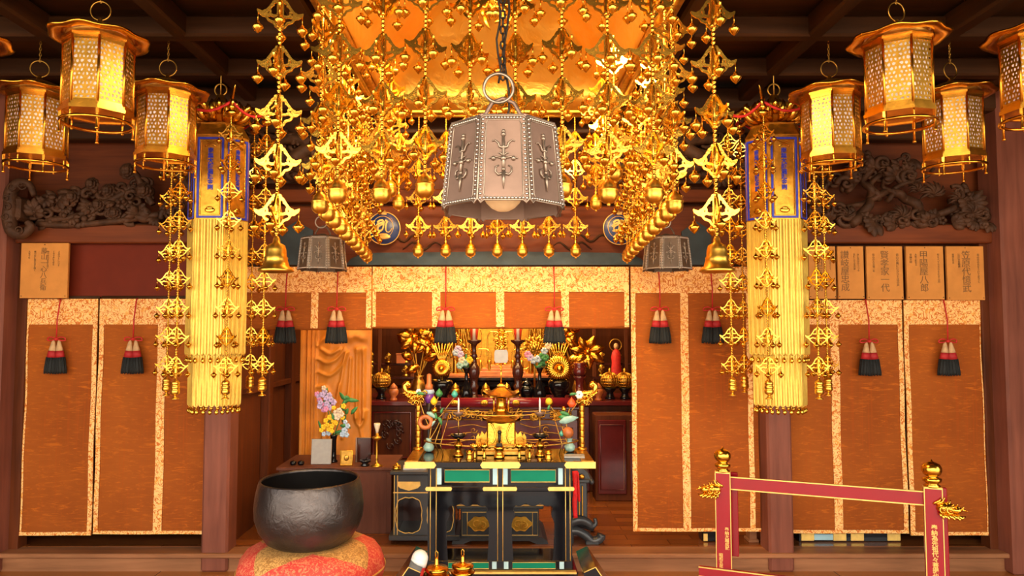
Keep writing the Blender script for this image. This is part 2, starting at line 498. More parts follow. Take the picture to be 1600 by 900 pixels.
t.set(t.mix(t.math('MULTIPLY', n1, .6), br.outputs[0], (.26, .09, .022)), .22, 0); t.bump(br.outputs['Fac'], -.2, .003); M['floor'] = t.m
t = NT('inner floor boards'); br = t.n('TexBrick'); t.l(t.coords(), br.inputs[0]); br.offset = .4
br.inputs['Scale'].default_value = 1; br.inputs['Brick Width'].default_value = .45; br.inputs['Row Height'].default_value = .11
br.inputs['Mortar Size'].default_value = .002; br.inputs['Color1'].default_value = (.16, .045, .012, 1); br.inputs['Color2'].default_value = (.26, .08, .02, 1); br.inputs['Mortar'].default_value = (.03, .01, .004, 1)
t.set(br.outputs[0], .2, 0); M['floor_in'] = t.m

def text_mb(lines, size, vertical=True, ex=.0008, bold=0):
    """characters as a mesh in the xz plane facing -y, top centre at the origin"""
    cu = bpy.data.curves.new('txt', 'FONT'); cu.body = '\n'.join(lines) if vertical else lines
    cu.size = size; cu.align_x = 'CENTER'; cu.align_y = 'TOP'; cu.space_line = .92; cu.extrude = ex; cu.offset = bold
    cu.resolution_u = 2
    o = bpy.data.objects.new('txt', cu); COL.objects.link(o)
    bpy.context.view_layer.update()
    dg = bpy.context.evaluated_depsgraph_get()
    me = bpy.data.meshes.new_from_object(o.evaluated_get(dg))
    mb = MB(); Mx = Rx(PI / 2)
    mb.add([v_.co.copy() for v_ in me.vertices], [tuple(p_.vertices) for p_ in me.polygons], Mx)
    bpy.data.objects.remove(o); bpy.data.curves.remove(cu); bpy.data.meshes.remove(me)
    return mb
# ================================================================ the setting
D = 4.76
mb = MB().box((0, .9, -.05), (9.6, 7.8, .1)); struct('floor', mb, M['floor'])
mb = MB().box((0, 6.6, .085), (7.6, 3.6, .09)); struct('floor_sanctuary', mb, M['floor_in'])
# ledge in front of the raised floor: top board and riser
mb = MB().box((0, 4.82, .112), (9.0, .34, .03), .006); struct('trim_1', mb, M['wood_sill'])
mb = MB().box((0, 4.80, .045), (9.0, .20, .10), .004); struct('trim_2', mb, M['wood_sill'])
# ceiling: boards with an opening for the gilded canopy, and the coffer beams
mb = MB()
z = 3.24
for (x0, x1, y0, y1) in ((-4.6, -.80, -2.2, 4.95), (.80, 4.6, -2.2, 4.95), (-.80, .80, -2.2, 2.52), (-.80, .80, 4.58, 4.95)):
    mb.box(((x0 + x1) / 2, (y0 + y1) / 2, z + .02), (x1 - x0, y1 - y0, .04))
struct('ceiling', mb, M['wood_panel'])
n = 0
for i, x in enumerate((-4.49, -3.78, -3.07, -2.36, -1.65, 1.65, 2.36, 3.07, 3.78, 4.49)):
    struct('ceiling_beam', MB().box((x, 1.3, 3.16), (.085, 7.0, .12), .012), M['wood_dark_y'])
for sx in (-1, 1):
    struct('ceiling_beam', MB().box((sx * .94, 1.3, 3.14), (.12, 7.0, .14), .012), M['wood_dark_y'])
for y in (-2.1, -1.53, -.96, -.39, .18, .75, 1.32, 1.89, 2.46, 3.03, 3.60, 4.17):
    for sx in (-1, 1):
        struct('ceiling_beam', MB().box((sx * 2.82, y, 3.155), (3.62, .085, .11), .012), M['wood_dark'])
struct('ceiling_beam', MB().box((0, 4.70, 3.12), (9.0, .16, .16), .015), M['wood_dark'])
# side walls of the hall
for nm, sx in (('wall_left', -1), ('wall_right', 1)):
    struct(nm, MB().box((sx * 4.55, 3.4, 1.62), (.1, 3.2, 3.24)), M['wood_wall'])
    struct(nm, MB().box((sx * 3.72, 6.4, 1.55), (.1, 3.3, 3.0)), M['wood_wall'])
# pillars
def pillar(x, w, y=4.76, d=.17):
    struct('pillar', MB().box((x, y, 1.6), (w, d, 3.2), .014), M['wood_pillar'])
pillar(PX(350, D), .175); pillar(PX(1206, D), .165)
pillar(-3.345, .21, 4.72, .22); pillar(3.42, .20, 4.72, .22)
struct('door_frame_post', MB().box((-3.215, 4.80, 1.2), (.07, .10, 2.2), .006), M['wood_wall'])
struct('door_frame_post', MB().box((3.30, 4.80, 1.2), (.06, .10, 2.2), .006), M['wood_wall'])
# outermost wall panels with battens
for sx in (-1, 1):
    struct('wall_back', MB().box((sx * 4.02, 4.86, 1.62), (1.30, .06, 3.24)), M['wood_wall'])
    for z, h in ((2.22, .15), (1.52, .06), (.85, .05), (2.95, .16)):
        struct('trim_3', MB().box((sx * 4.05, 4.80, z), (1.15, .08, h), .006), M['wood_dark'])
struct('trim_4', MB().box((3.62, 4.15, 2.22), (.10, 1.1, .15), .01), M['wood_red'])
struct('trim_4', MB().box((3.62, 4.15, 2.78), (.10, 1.1, .18), .01), M['wood_dark'])
# horizontal beams over the side bays
for (x0, x1) in ((-3.24, -1.94), (1.93, 3.33)):
    xc, w = (x0 + x1) / 2, x1 - x0
    struct('beam', MB().box((xc, 4.76, PZ(367, D)), (w, .12, .125), .008), M['wood_red'])
    struct('wall_back', MB().box((xc, 4.90, 2.75), (w + .5, .04, 1.0)), M['wood_red'])
    struct('beam', MB().box((xc, 4.78, 2.93), (w, .10, .12), .008), M['wood_dark'])
    struct('wall_back', MB().box((xc, 4.855, 1.96), (w, .03, .42)), M['wood_wall'])
# lintel of the middle bay
x0, x1 = PX(372, D), PX(1186, D)
xc, w = (x0 + x1) / 2, x1 - x0
struct('lintel', MB().box((xc, 4.84, PZ(368, 4.8)), (w, .12, .40), .01), M['wood_red'])
# slate painted arch on the lintel face
Yl = 4.775
pts = [(PX(540, Yl), PZ(414, Yl))]
for px, py in ((548, 404), (565, 397), (590, 395), (700, 394), (777, 393), (860, 394), (960, 395), (985, 397), (1002, 404), (1010, 414)):
    pts.append((PX(px, Yl), PZ(py, Yl)))
struct('lintel_arch_band', MB().prism(pts, 4.768, 4.79), M['slate'])
for a, b in ((437, 486), (1066, 1112)):
    q = [(PX(a, Yl), PZ(414, Yl)), (PX(b, Yl), PZ(414, Yl)), (PX(b + (2 if a < 777 else 0), Yl), PZ(360, Yl)), (PX((a + b) / 2, Yl), PZ(346, Yl)), (PX(a, Yl), PZ(362, Yl))]
    struct('lintel_arch_band', MB().prism(q, 4.762, 4.79), M['slate'])
# dark leaf scrolls on the lintel
mb = MB()
for sx in (-1, 1):
    for (cx, cy) in ((150, 372), (118, 384)):
        c = P(CX + sx * cx, cy, 4.77)
        pts = [(c.x + sx * (-.13 + .26 * t_ / 12), 4.775, c.z + .025 * sin(t_ * .9)) for t_ in range(13)]
        mb.tube(pts, [.003 + .006 * sin(PI * t_ / 12) for t_ in range(13)], 6)
struct('trim_5', mb, M['wood_dark'])
# upper wall above the lintel
struct('wall_back', MB().box((xc, 4.93, 2.83), (w, .04, .80)), M['wood_wall'])
struct('beam', MB().box((xc, 4.86, 2.50), (w, .10, .09), .006), M['wood_red'])
struct('beam', MB().box((xc, 4.84, 3.0), (w, .12, .14), .006), M['wood_dark'])
# sanctuary shell
struct('wall_sanctuary_left', MB().box((-1.84, 6.9, 1.55), (.08, 4.1, 2.85)), M['wood_wall'])
struct('wall_sanctuary_right', MB().box((1.84, 6.9, 1.55), (.08, 4.1, 2.85)), M['wood_wall'])
struct('wall_sanctuary_back', MB().box((0, 8.3, 1.55), (3.7, .08, 2.85)), M['wood_wall'])
struct('wall_outer_back', MB().box((-2.8, 6.2, 1.55), (1.95, .08, 2.85)), M['wood_wall'])
struct('wall_outer_back', MB().box((2.8, 6.2, 1.55), (1.95, .08, 2.85)), M['wood_wall'])
struct('ceiling_sanctuary', MB().box((0, 6.65, 3.0), (7.6, 3.5, .06)), M['wood_panel'])
for y in (5.45, 6.05, 6.65):
    struct('sanctuary_post', MB().box((-1.77, y, 1.55), (.07, .10, 2.84), .008), M['wood_wall'])
struct('trim_6', MB().box((-1.78, 6.2, 1.14), (.06, 2.4, .045), .005), M['wood_wall'])

# ---------------------------------------------------------------- carved transoms
def curl(mb, x, z, r, turns, start, sgn, y=0, th=.012, squash=1.0):
    n = int(14 * turns); pts = []; rad = []
    for i in range(n + 1):
        t_ = i / n; a = start + sgn * t_ * turns * 2 * PI; rr = r * (1 - .86 * t_)
        pts.append((x + rr * cos(a), y - .02 * t_, z + rr * sin(a) * squash)); rad.append(th * (1 - .55 * t_))
    mb.tube(pts, rad, 6)
def leafblade(mb, x, z, ln, ang, w, y=0):
    pts = []; rad = []
    for i in range(7):
        t_ = i / 6; a = ang + .7 * t_
        pts.append((x + ln * t_ * cos(a), y - .02 * sin(PI * t_), z + ln * t_ * sin(a))); rad.append(w * sin(PI * (.08 + .86 * t_)))
    mb.tube(pts, rad, 5)
def petal(mb, c, ang, ln, w_, y=0, lift=.03):
    u = Vector((cos(ang), 0, sin(ang))); v = Vector((-sin(ang), 0, cos(ang))); V = []; Q = []
    n = 8
    for side in (0, 1):
        for i in range(n + 1):
            t_ = i / n; wd = w_ * sin(PI * (t_ * .92 + .06)) ** .7
            for j in (-1, 0, 1):
                p = Vector(c) + u * ln * t_ + v * wd * j + Vector((0, y - lift * sin(PI * t_) * (1 - .8 * abs(j)) + side * .004 - lift * t_ * t_, 0)); V.append(p)
    st = 3 * (n + 1)
    for s_ in (0, 1):
        for i in range(n):
            for j in (0, 1): a = s_ * st + i * 3 + j; Q.append((a, a + 1, a + 4, a + 3))
    for i in range(n):
        Q.append((i * 3, (i + 1) * 3, (i + 1) * 3 + st, i * 3 + st)); Q.append((i * 3 + 2, (i + 1) * 3 + 2, (i + 1) * 3 + 2 + st, i * 3 + 2 + st))
    mb.add(V, Q, None, True)
def blossom(mb, x, z, r, y=0, rnd=random):
    for ring, (k, rr, dy) in enumerate(((9, 1.0, 0), (7, .66, -.02), (4, .34, -.035))):
        for i in range(k):
            a = 2 * PI * i / k + ring * .4
            mb.ball((x + r * rr * .62 * cos(a), y + dy, z + r * rr * .62 * sin(a)), r * .36, 7, 5, sc=(1, .5, 1))
def cloudmass(mb, x0, x1, z0, z1, n, rnd, ridge):
    for i in range(n):
        x = rnd.uniform(x0, x1); zt = ridge((x - x0) / (x1 - x0)) * (z1 - z0) + z0
        z = rnd.uniform(z0 + .02, max(z0 + .03, zt))
        r = rnd.uniform(.03, .055); y = -rnd.uniform(0, .04); a0 = rnd.uniform(0, 6.28)
        if i % 5 < 3: curl(mb, x, z, r * 1.1, rnd.uniform(.9, 1.4), a0, rnd.choice((-1, 1)), y, r * .40, .85)
        elif i % 5 == 3:
            for k in range(rnd.choice((3, 4, 5))): petal(mb, (x, y, z), a0 + k * .5, r * rnd.uniform(1.5, 2.0), r * .6, -.01, .03)
        else:
            for k in range(5): mb.ball((x + r * .6 * cos(a0 + k * 1.257), y, z + r * .6 * sin(a0 + k * 1.257)), r * .5, 7, 5, sc=(1, .6, 1))
            mb.ball((x, y - .03, z), r * .35, 7, 5)
rnd = random.Random(3)
zb = PZ(356, D)
xa, xb = PX(52, D), PX(330, D)
t = thing('carved_transom', 'weathered brown openwork carving of waves and blossoms above the blank maroon board', 'carving', ((xa + xb) / 2, 4.72, zb))
ox = (xa + xb) / 2
mb = MB(); cloudmass(mb, xa - ox, xb - ox, 0, .40, 110, rnd, lambda u: .35 + .65 * min(1, u * 1.3) + .1 * sin(9 * u)); ob('leaf_scrolls', mb, M['wood_carve'], t)
mb = MB()
for (px, py, r) in ((150, 290, .05), (175, 300, .05), (160, 322, .045), (205, 270, .06), (120, 310, .05), (186, 335, .045), (230, 300, .06)):
    c = P(px, py, 4.72); blossom(mb, c.x - ox, c.z - zb, r, -.045); ob('blossom', mb, M['wood_carve'], t); mb = MB()
mb = MB()
for pts in ([(200, 262), (215, 275), (228, 300), (240, 320)], [(75, 345), (120, 338), (165, 318), (200, 300)], [(60, 350), (110, 352), (190, 345), (250, 335)]):
    q = [P(a, b, 4.70) for a, b in pts]; mb.tube([(v.x - ox, -.03, v.z - zb) for v in cat_curve(q)], .022, 7)
mb.box((0, .03, .0), (xb - xa, .05, .05), .01)
ob('branch', mb, M['wood_carve'], t)
# right transom: pine and birds, with twisting trunks
xa, xb = PX(1240, D), PX(1538, D); ox = (xa + xb) / 2
t = thing('carved_transom', 'weathered brown openwork carving of twisting pine branches above the row of inscribed boards', 'carving', (ox, 4.72, zb))
mb = MB(); cloudmass(mb, PX(1240, D) - ox, PX(1330, D) - ox, 0, .40, 34, rnd, lambda u: .9)
cloudmass(mb, PX(1480, D) - ox, PX(1538, D) - ox, 0, .30, 34, rnd, lambda u: 1 - .6 * u)
cloudmass(mb, PX(1330, D) - ox, PX(1480, D) - ox, 0, .09, 30, rnd, lambda u: .8)
cloudmass(mb, PX(1335, D) - ox, PX(1425, D) - ox, .29, .47, 34, rnd, lambda u: 1)
ob('leaf_scrolls', mb, M['wood_carve'], t)
mb = MB()
for pts, r0, r1 in (([(1330, 350), (1350, 330), (1362, 305), (1350, 280), (1372, 255)], .035, .018), ([(1440, 348), (1435, 325), (1412, 308), (1385, 300), (1350, 318), (1322, 322)], .040, .014),
    ([(1385, 315), (1405, 290), (1440, 280), (1462, 262)], .02, .01), ([(1440, 340), (1475, 332), (1500, 318), (1518, 300)], .03, .014), ([(1372, 312), (1362, 285), (1385, 265), (1378, 245)], .024, .010),
    ([(1322, 300), (1338, 285), (1345, 262)], .02, .01), ([(1400, 306), (1380, 288), (1390, 270)], .018, .01)):
    q = [P(a, b, 4.70) for a, b in pts]; cc = cat_curve(q); n = len(cc)
    mb.tube([(v.x - ox, -.02 - .02 * sin(i), v.z - zb) for i, v in enumerate(cc)], [r0 + (r1 - r0) * i / n for i in range(n)], 8)
mb.box((0, .03, .0), (xb - xa, .05, .05), .01)
ob('branch', mb, M['wood_carve'], t)
mb = MB()
for (px, py, r) in ((1455, 300, .075), (1430, 295, .05), (1515, 330, .08), (1335, 265, .07), (1405, 335, .07), (1495, 310, .06), (1320, 335, .06), (1385, 262, .06)):
    c = P(px, py, 4.70)
    for i in range(9):
        a = PI * i / 8; leafblade(mb, c.x - ox, c.z - zb - r * .3, r * 1.25, a - .35, r * .16, -.03 - .008 * (i % 2))
    mb.ball((c.x - ox, -.02, c.z - zb), r * .62, 10, 7, sc=(1, .5, .9))
    ob('foliage_tuft', mb, M['wood_carve'], t); mb = MB()
# middle transoms beside the gilded canopy
for sx, lab in ((-1, 'dark carved dragon relief high behind the left clump of gold strings'), (1, 'dark carved dragon relief high behind the right clump of gold strings')):
    c = P(CX + sx * 290, 245, 4.74)
    t = thing('carved_transom', lab, 'carving', (c.x, 4.78, c.z))
    mb = MB(); cloudmass(mb, -.42, .42, -.16, .16, 90, rnd, lambda u: 1); mb.box((0, .03, 0), (.9, .02, .34))
    ob('leaf_scrolls', mb, M['wood_carve'], t)
    mb = MB()
    pts = [(-.38 * sx, -.1), (-.2 * sx, -.02), (-.05 * sx, -.12), (.12 * sx, -.03), (.0, .08), (.18 * sx, .12), (.34 * sx, .04)]
    cc = cat_curve([(a, -.05, b) for a, b in pts]); n = len(cc)
    mb.tube(cc, [.02 + .03 * sin(PI * i / n) for i in range(n)], 8)
    ob('dragon_body', mb, M['wood_carve'], t)
# scroll-ended bracket on the left pillar
t = thing('carved_bracket', 'grey brown scroll carved bracket nose projecting from the left pillar', 'bracket', tuple(P(30, 325, 4.60)))
mb = MB()
path = cat_curve([(.085, .02, .085), (.062, 0, .150), (0, 0, .165), (-.055, 0, .11), (-.055, 0, .02), (-.06, 0, -.08), (-.035, 0, -.155), (.03, 0, -.17), (.08, 0, -.125), (.06, -.01, -.09)], 6)
n = len(path)
mb.tube(path, [.018 + .026 * sin(PI * min(1, i / n * 1.0)) for i in range(n)], 10)
mb.box((-.03, .06, 0), (.07, .14, .16), .02)
ob('scroll_body', mb, M['wood_carve'], t)
mb = MB()
for k, (x, z) in enumerate(((-.03, .13), (-.055, .06), (-.05, 0), (-.06, -.06), (-.03, -.12), (.03, -.15), (.04, .14))):
    curl(mb, x, z, .028, 1.3, k, 1 if k % 2 else -1, -.038, .006)
ob('leaf_scrolls', mb, M['wood_carve'], t)

# ---------------------------------------------------------------- boards over the side bays
a = P(107, 422, 4.82); b = P(334, 422, 4.82)
o = ob('blank_board', MB().box((0, 0, 0), (b.x - a.x, .03, (PZ(381, 4.82) - PZ(465, 4.82))), .004), M['board_red'], None, ((a.x + b.x) / 2, 4.80, a.z))
tag(o, 'long blank maroon board hung over the left blinds', 'board')
PLQ = [
 (35, 106, 380, 466, 'first', ['藤', '山', '一', '心', '八', '兵', '衛'], [('よみひとしらす', 93, .011), ('くれなゐにもゆる', 85, .009), ('四方の山の花を見て', 76, .010), ('松の枝に風の音を聞く', 56, .010), ('文化十年', 47, .010)], 70, .020,
  'inscribed pale cedar board at the far left, next to the blank maroon board'),
 (1262, 1306, 385, 467, 'r1', ['石', '田', '吉', '兵', '衛'], [('南の寺にまうてて', 1296, .010)], 1278, .021, 'inscribed cedar board half hidden behind the gold string right of the right banner'),
 (1307, 1350, 385, 467, 'r2', ['讃', '岐', '屋', '忠', '成'], [('水に月かけうつる', 1340, .011), ('名にしおふ花の都', 1334, .010)], 1319, .025, 'inscribed cedar board just right of the gold string beside the right banner'),
 (1352, 1411, 385, 468, 'r3', ['賢', '孝', '家', '一', '代'], [('青山の風にむかひて法の声', 1401, .0135), ('信心の人天保三年', 1364, .0115)], 1381, .028, 'inscribed cedar board with the boldest ink, ending in a single-stroke character and one more'),
 (1414, 1475, 385, 468, 'r4', ['甲', '陽', '屋', '八', '郎'], [('年をへてちきりをむすふ月', 1465, .012), ('大阪上町住人', 1430, .010), ('奉納天明', 1422, .012)], 1442, .025, 'inscribed cedar board with faint ink, second from the right pillar'),
 (1477, 1538, 385, 469, 'r5', ['笠', '原', '代', '憶', '武'], [('春の日の光をうけて花さく', 1527, .012), ('江戸日本橋通一', 1497, .0115), ('寛政五年丑', 1488, .010)], 1508, .027, 'inscribed cedar board next to the right pillar, last of the row'),
]
for (xa, xb, ya, yb, _, big, cols, cxp, bs, lab) in PLQ:
    Yp = 4.70 if xa < 200 else 4.74
    A = P(xa, ya, Yp); B = P(xb, yb, Yp)
    t = thing('inscribed_board', lab, 'board', ((A.x + B.x) / 2, Yp, B.z), 0, None)
    w, h = B.x - A.x, A.z - B.z
    ob('board', MB().box((0, 0, h / 2), (w, .02, h), .002), M['plaque'], t)
    x = P(cxp, 420, Yp).x - (A.x + B.x) / 2
    ob('ink_lettering', text_mb(big, h * .84 / len(big)), M['ink'], t, (x, -.0118, h * .91))
    mb = MB()
    for (s_, px_, sz) in cols:
        hh = len(s_) * sz * .92 * 1.35
        mb.merge(text_mb(list(s_), min(sz * 1.5, h * .80 / len(s_))), T(P(px_, 420, Yp).x - (A.x + B.x) / 2, 0, h * .86))
    ob('ink_verse', mb, M['ink'], t, (0, -.0118, 0))
    mb = MB()
    for (i, j) in ((-.46, .04), (.46, .04), (0, .97)): mb.ball((w * i, -.012, h * j), .0035, 6, 4)
    ob('nails', mb, M['iron'], t)

# ---------------------------------------------------------------- bamboo blinds
def blind(xl, xr, yt, yh, yb, stripes, lab, Y=4.775, rows=None, seg=1):
    A = P(xl, 510, Y); B = P(xr, 510, Y); zt, zh, zb_ = PZ(yt, Y), PZ(yh, Y), PZ(yb, Y)
    xc = (A.x + B.x) / 2; w = B.x - A.x
    t = thing('bamboo_blind', lab, 'blind', (xc, Y, zt))
    # slightly waved sheet
    def sheet(x0, x1, z0, z1, y, th, nx=12, nz=24):
        V = []; Q = []
        for side in (0, 1):
            for i in range(nx + 1):
                for j in range(nz + 1):
                    x = x0 + (x1 - x0) * i / nx; z = z0 + (z1 - z0) * j / nz
                    wv = .004 * sin(z * 9 + xl) + .003 * sin(x * 11 + z * 4)
                    V.append((x, y + wv * min(1, (0 - z) / .3) + side * th, z))
        st = (nx + 1) * (nz + 1)
        for i in range(nx):
            for j in range(nz):
                a = i * (nz + 1) + j; q = (a, a + nz + 1, a + nz + 2, a + 1)
                Q.append(q); Q.append(tuple(k + st for k in q[::-1]))
        for i in range(nx):
            a = i * (nz + 1); Q.append((a, a + st, a + st + nz + 1, a + nz + 1)); a += nz; Q.append((a, a + nz + 1, a + st + nz + 1, a + st))
        for j in range(nz):
            Q.append((j, j + 1, j + 1 + st, j + st)); a = nx * (nz + 1) + j; Q.append((a, a + st, a + st + 1, a + 1))
        return MB().add(V, Q, None, False)
    H = zb_ - zt
    ob('slat_sheet', sheet(-w / 2, w / 2, H + .004, -.004, 0, .006), M['blind'], t)
    ob('brocade_header', sheet(-w / 2, w / 2, zh - zt, 0, -.008, .005, 12, 3), M['brocade'], t)
    for (a, b) in stripes:
        x0, x1 = P(a, 510, Y).x - xc, P(b, 510, Y).x - xc
        ob('brocade_stripe', sheet(x0, x1, H, zh - zt + .002, -.007, .004, 1, 24), M['brocade'], t)
    if yb > 600: ob('hem_band', sheet(-w / 2, w / 2, H, H + .022, -.010, .004, 12, 1), M['brocade'], t)
    else: ob('rolled_hem', MB().tube([(-w / 2, .012, H), (w / 2, .012, H)], .012, 8), M['blind'], t)
    ob('top_rod', MB().tube([(-w / 2, .02, .012), (w / 2, .02, .012)], .014, 8), M['wood_dark'], t)
    return t
blind(39, 153, 467, 507, 836, [(39, 46), (146, 153)], 'narrow full length orange blind at the far left, beside the left end pillar')
blind(156, 345, 467, 507, 834, [(156, 163), (248, 261)], 'wide full length orange blind behind the left gold banner')
blind(380, 580, 417, 457, 513, [(486, 497), (572, 580)], 'short drawn-up orange blind above the carved figure panel')
blind(582, 983, 417, 456, 511, [(582, 587), (675, 688), (775, 788), (877, 889), (976, 983)], 'wide short drawn-up orange blind over the altar opening')
blind(986, 1182, 417, 458, 830, [(986, 993), (1063, 1075), (1166, 1174)], 'full length orange blind between the altar opening and the right pillar')
blind(1216, 1409, 469, 507, 833, [(1296, 1309), (1402, 1409)], 'wide full length orange blind behind the right gold banner')
blind(1412, 1537, 469, 507, 836, [(1412, 1419), (1530, 1537)], 'full length orange blind at the far right, beside the right end pillar')

# ---------------------------------------------------------------- tassels on the blinds
def tassel_meshes():
    m = {}
    m['bow'] = MB()
    for sx in (-1, 1):
        pts = cat_curve([(0, 0, 0), (sx * .03, -.004, .014), (sx * .055, 0, .008), (sx * .058, .002, -.008), (sx * .03, -.002, -.008), (0, 0, 0)], 5)
        m['bow'].tube(pts, .0042, 6)
    m['bow'].ball((0, -.002, 0), .011, 8, 6)
    m['head'] = MB(); m['band'] = MB(); m['fringe'] = MB()
    for sx in (-1, 1):
        R_ = S(1.22, 1.1, 1.10) @ T(sx * .0145, 0, 0) @ Ry(-sx * .075)
        m['head'].lathe([(.004, -.005), (.010, -.02), (.017, -.055), (.020, -.072)], 12, M=R_, sy=.8)
        m['band'].lathe([(.0205, -.070), (.0235, -.088), (.0255, -.110)], 12, M=R_, sy=.8)
        m['fringe'].lathe([(.025, -.108), (.028, -.15), (.030, -.19), (.027, -.204), (.0, -.204)], 12, M=R_, sy=.8)
        for k in range(12):
            a = 2 * PI * k / 12
            m['fringe'].tube([(cos(a) * .0255, sin(a) * .021, -.11), (cos(a) * .030, sin(a) * .024, -.19), (cos(a) * .0285, sin(a) * .023, -.210)], .0032, 4, M=R_)
    return {k_: v_.build(k_) for k_, v_ in m.items()}
TM = tassel_meshes()
for m_, q in (('bow', 'red'), ('head', 'cream'), ('band', 'red_band'), ('fringe', 'black_silk')): TM[m_].materials.append(M[q])
for (px, yt, ybow, lab) in (
    (88, 467, 530, 'black, red and cream tassel on the narrow blind at the far left'),
    (208, 467, 530, 'black, red and cream tassel on the wide blind, just left of the left gold strings'),
    (446, 417, 483, 'dim black, red and cream tassel beside the large gold bell at the left'),
    (526, 417, 483, 'black, red and cream tassel under the left small bronze lantern, above the carved figure panel'),
    (696, 417, 483, 'black, red and cream tassel over the left gilt lotus of the altar opening'),
    (866, 417, 483, 'black, red and cream tassel over the right gilt lotus of the altar opening'),
    (1031, 417, 483, 'black, red and cream tassel just below the right small bronze lantern'),
    (1113, 417, 483, 'dim black, red and cream tassel beside the right gold strings, left of the right pillar'),
    (1358, 468, 533, 'black, red and cream tassel on the blind under the boldly inscribed board'),
    (1481, 468, 533, 'black, red and cream tassel on the blind nearest the right end pillar')):
    Yt = 4.72
    A = P(px, yt, Yt); B = P(px, ybow, Yt)
    t = thing('tassel', lab, 'tassel', tuple(B))
    L_ = A.z - B.z
    ob('cord', MB().tube([(0, .0, 0), (.002, .0, L_ * .5), (0, .03, L_), (0, .055, L_ + .005)], .0045, 6), M['red'], t)
    for m_ in ('bow', 'head', 'band', 'fringe'): ob({'bow': 'bow', 'head': 'tassel_head', 'band': 'band', 'fringe': 'fringe'}[m_], TM[m_], None, t)

# ---------------------------------------------------------------- round temple crests on the lintel
def crest(px, lab):
    c = P(px, 357, 4.70)
    t = thing('round_crest', lab, 'emblem', tuple(c))
    MM = Rx(PI / 2)
    ob('disc', MB().lathe([(0, -.012), (.108, -.012), (.112, 0), (.108, .006), (0, .006)], 40, M=MM), M['navy'], t)
    mb = MB().tube([(.109 * cos(a), -.006, .109 * sin(a)) for a in [2 * PI * k / 48 for k in range(48)]], .0035, 6, closed=True)
    mb.tube([(-.008 + .070 * cos(a), -.007, .008 + .074 * sin(a)) for a in [2 * PI * k / 40 for k in range(40)]], .0022, 6, closed=True)
    ob('gold_rings', mb, M['gold_paint'], t)
    s = .0033
    def q(lst): return [((x - 30) * s, (30 - y) * s) for x, y in lst]
    # seed syllable drawn as brush strokes
    st = [(q([(18, 17), (22, 14), (27, 13), (30, 17)]), .008, .006), (q([(17, 22), (24, 19), (31, 17)]), .007, .006), (q([(15, 26), (21, 25), (27, 22), (30, 19)]), .007, .006),
          (q([(21, 25), (18, 29), (18, 33), (22, 35), (27, 33), (29, 28), (30, 20)]), .0055, .006), (q([(16, 35), (20, 36), (25, 36)]), .006, .004),
          (q([(34, 14), (37, 16), (35, 20), (34, 27), (34, 33), (36, 37), (40, 38), (44, 35), (46, 30)]), .008, .002)]
    ob('seed_syllable', MB().fret(strokes([(p_, a_ * .78, b_ * .8) for p_, a_, b_ in st]), (-.075, .075, -.05, .08), 50, 44, -.013, -.006), M['gold_paint'], t)
    mb = MB().ball((-.0, -.008, -.057), .042, 18, 8, sc=(1.1, .16, .40)).ball((0, -.011, -.045), .030, 16, 8, sc=(1.1, .16, .42))
    ob('lotus_seat', mb, M['gold_paint'], t)
    ob('hanger', MB().box((0, -.004, .098), (.036, .01, .012), .003).tube([(0, .0, .10), (0, .03, .125)], .006, 6), M['gold_paint'], t)
crest(600, 'navy and gold round crest with a seed syllable, left one on the lintel')
crest(968, 'navy and gold round crest with a seed syllable, right one on the lintel')
# ================================================================ gilded canopy
t = thing('gilded_canopy', 'large gilded coved canopy in the ceiling, hung round with gold pendant strings', 'canopy', (0, 3.54, 3.0))
def ring_loft(levels, nx=16):
    """levels: (half x, y front, y back, z) -> open vault surface with thickness"""
    V = []; Q = []
    for off in (0, 1):
        for (hx, yf, yb_, z) in levels:
            hx += off * .02; yf -= off * .02; yb_ += off * .02; z += off * .02
            pts = []
            for k in range(nx): pts.append((-hx + 2 * hx * k / nx, yf, z))
            for k in range(nx): pts.append((hx, yf + (yb_ - yf) * k / nx, z))
            for k in range(nx): pts.append((hx - 2 * hx * k / nx, yb_, z))
            for k in range(nx): pts.append((-hx, yb_ - (yb_ - yf) * k / nx, z))
            V += pts
    m = 4 * nx; L = len(levels)
    for off in (0, 1):
        for i in range(L - 1):
            for k in range(m):
                a = off * L * m + i * m + k; b = off * L * m + i * m + (k + 1) % m
                Q.append((a, b, b + m, a + m))
        Q.append(tuple(off * L * m + (L - 1) * m + k for k in range(m)))
    for k in range(m):
        a, b = k, (k + 1) % m; Q.append((a, b, b + L * m, a + L * m))
    return MB().add(V, Q, None, False)
def cove(n=12):
    out = []
    hx0, yf0, yb0, z0 = .70, -.94, .96, 0.0
    prof = [(0, 0), (.015, .10), (.05, .17), (.11, .235), (.19, .31), (.26, .40), (.33, .47), (.42, .52), (.54, .55)]
    for (dn, dz) in prof: out.append((hx0 - dn, yf0 + dn * 1.25, yb0 - dn * 1.35, z0 + dz))
    return out
vm = ring_loft(cove()).build('vault')
for p_ in vm.polygons: p_.use_smooth = True
ob('vault', vm, M['vault'], t)
mb = MB()
for sx in (-1, 1): mb.box((sx * .755, .01, .12), (.09, 2.06, .28), .008)
for sy in (-.98, 1.0): mb.box((0, sy, .12), (1.60, .08, .28), .008)
ob('frame', mb, M['gold_dark'], t)
mb = MB()
for sx in (-1, 1):
    for k in range(9):
        y = -.8 + k * .21
        curl(mb, sx * .755, 0, .03, 1.2, k, 1, y, .005)
ob_each('frame_scroll', mb, M['gold_dark'], t)
mb = MB()
for sy in (-.98, 1.0): mb.tube([(-.8, sy, -.025), (.8, sy, -.025)], .012, 8)
for sx in (-1, 1): mb.tube([(sx * .76, -.98, -.025), (sx * .76, 1.0, -.025)], .012, 8)
ob_each('hanging_rail', mb, M['gold_rough'], t)
mb = MB(); rnd = random.Random(11)
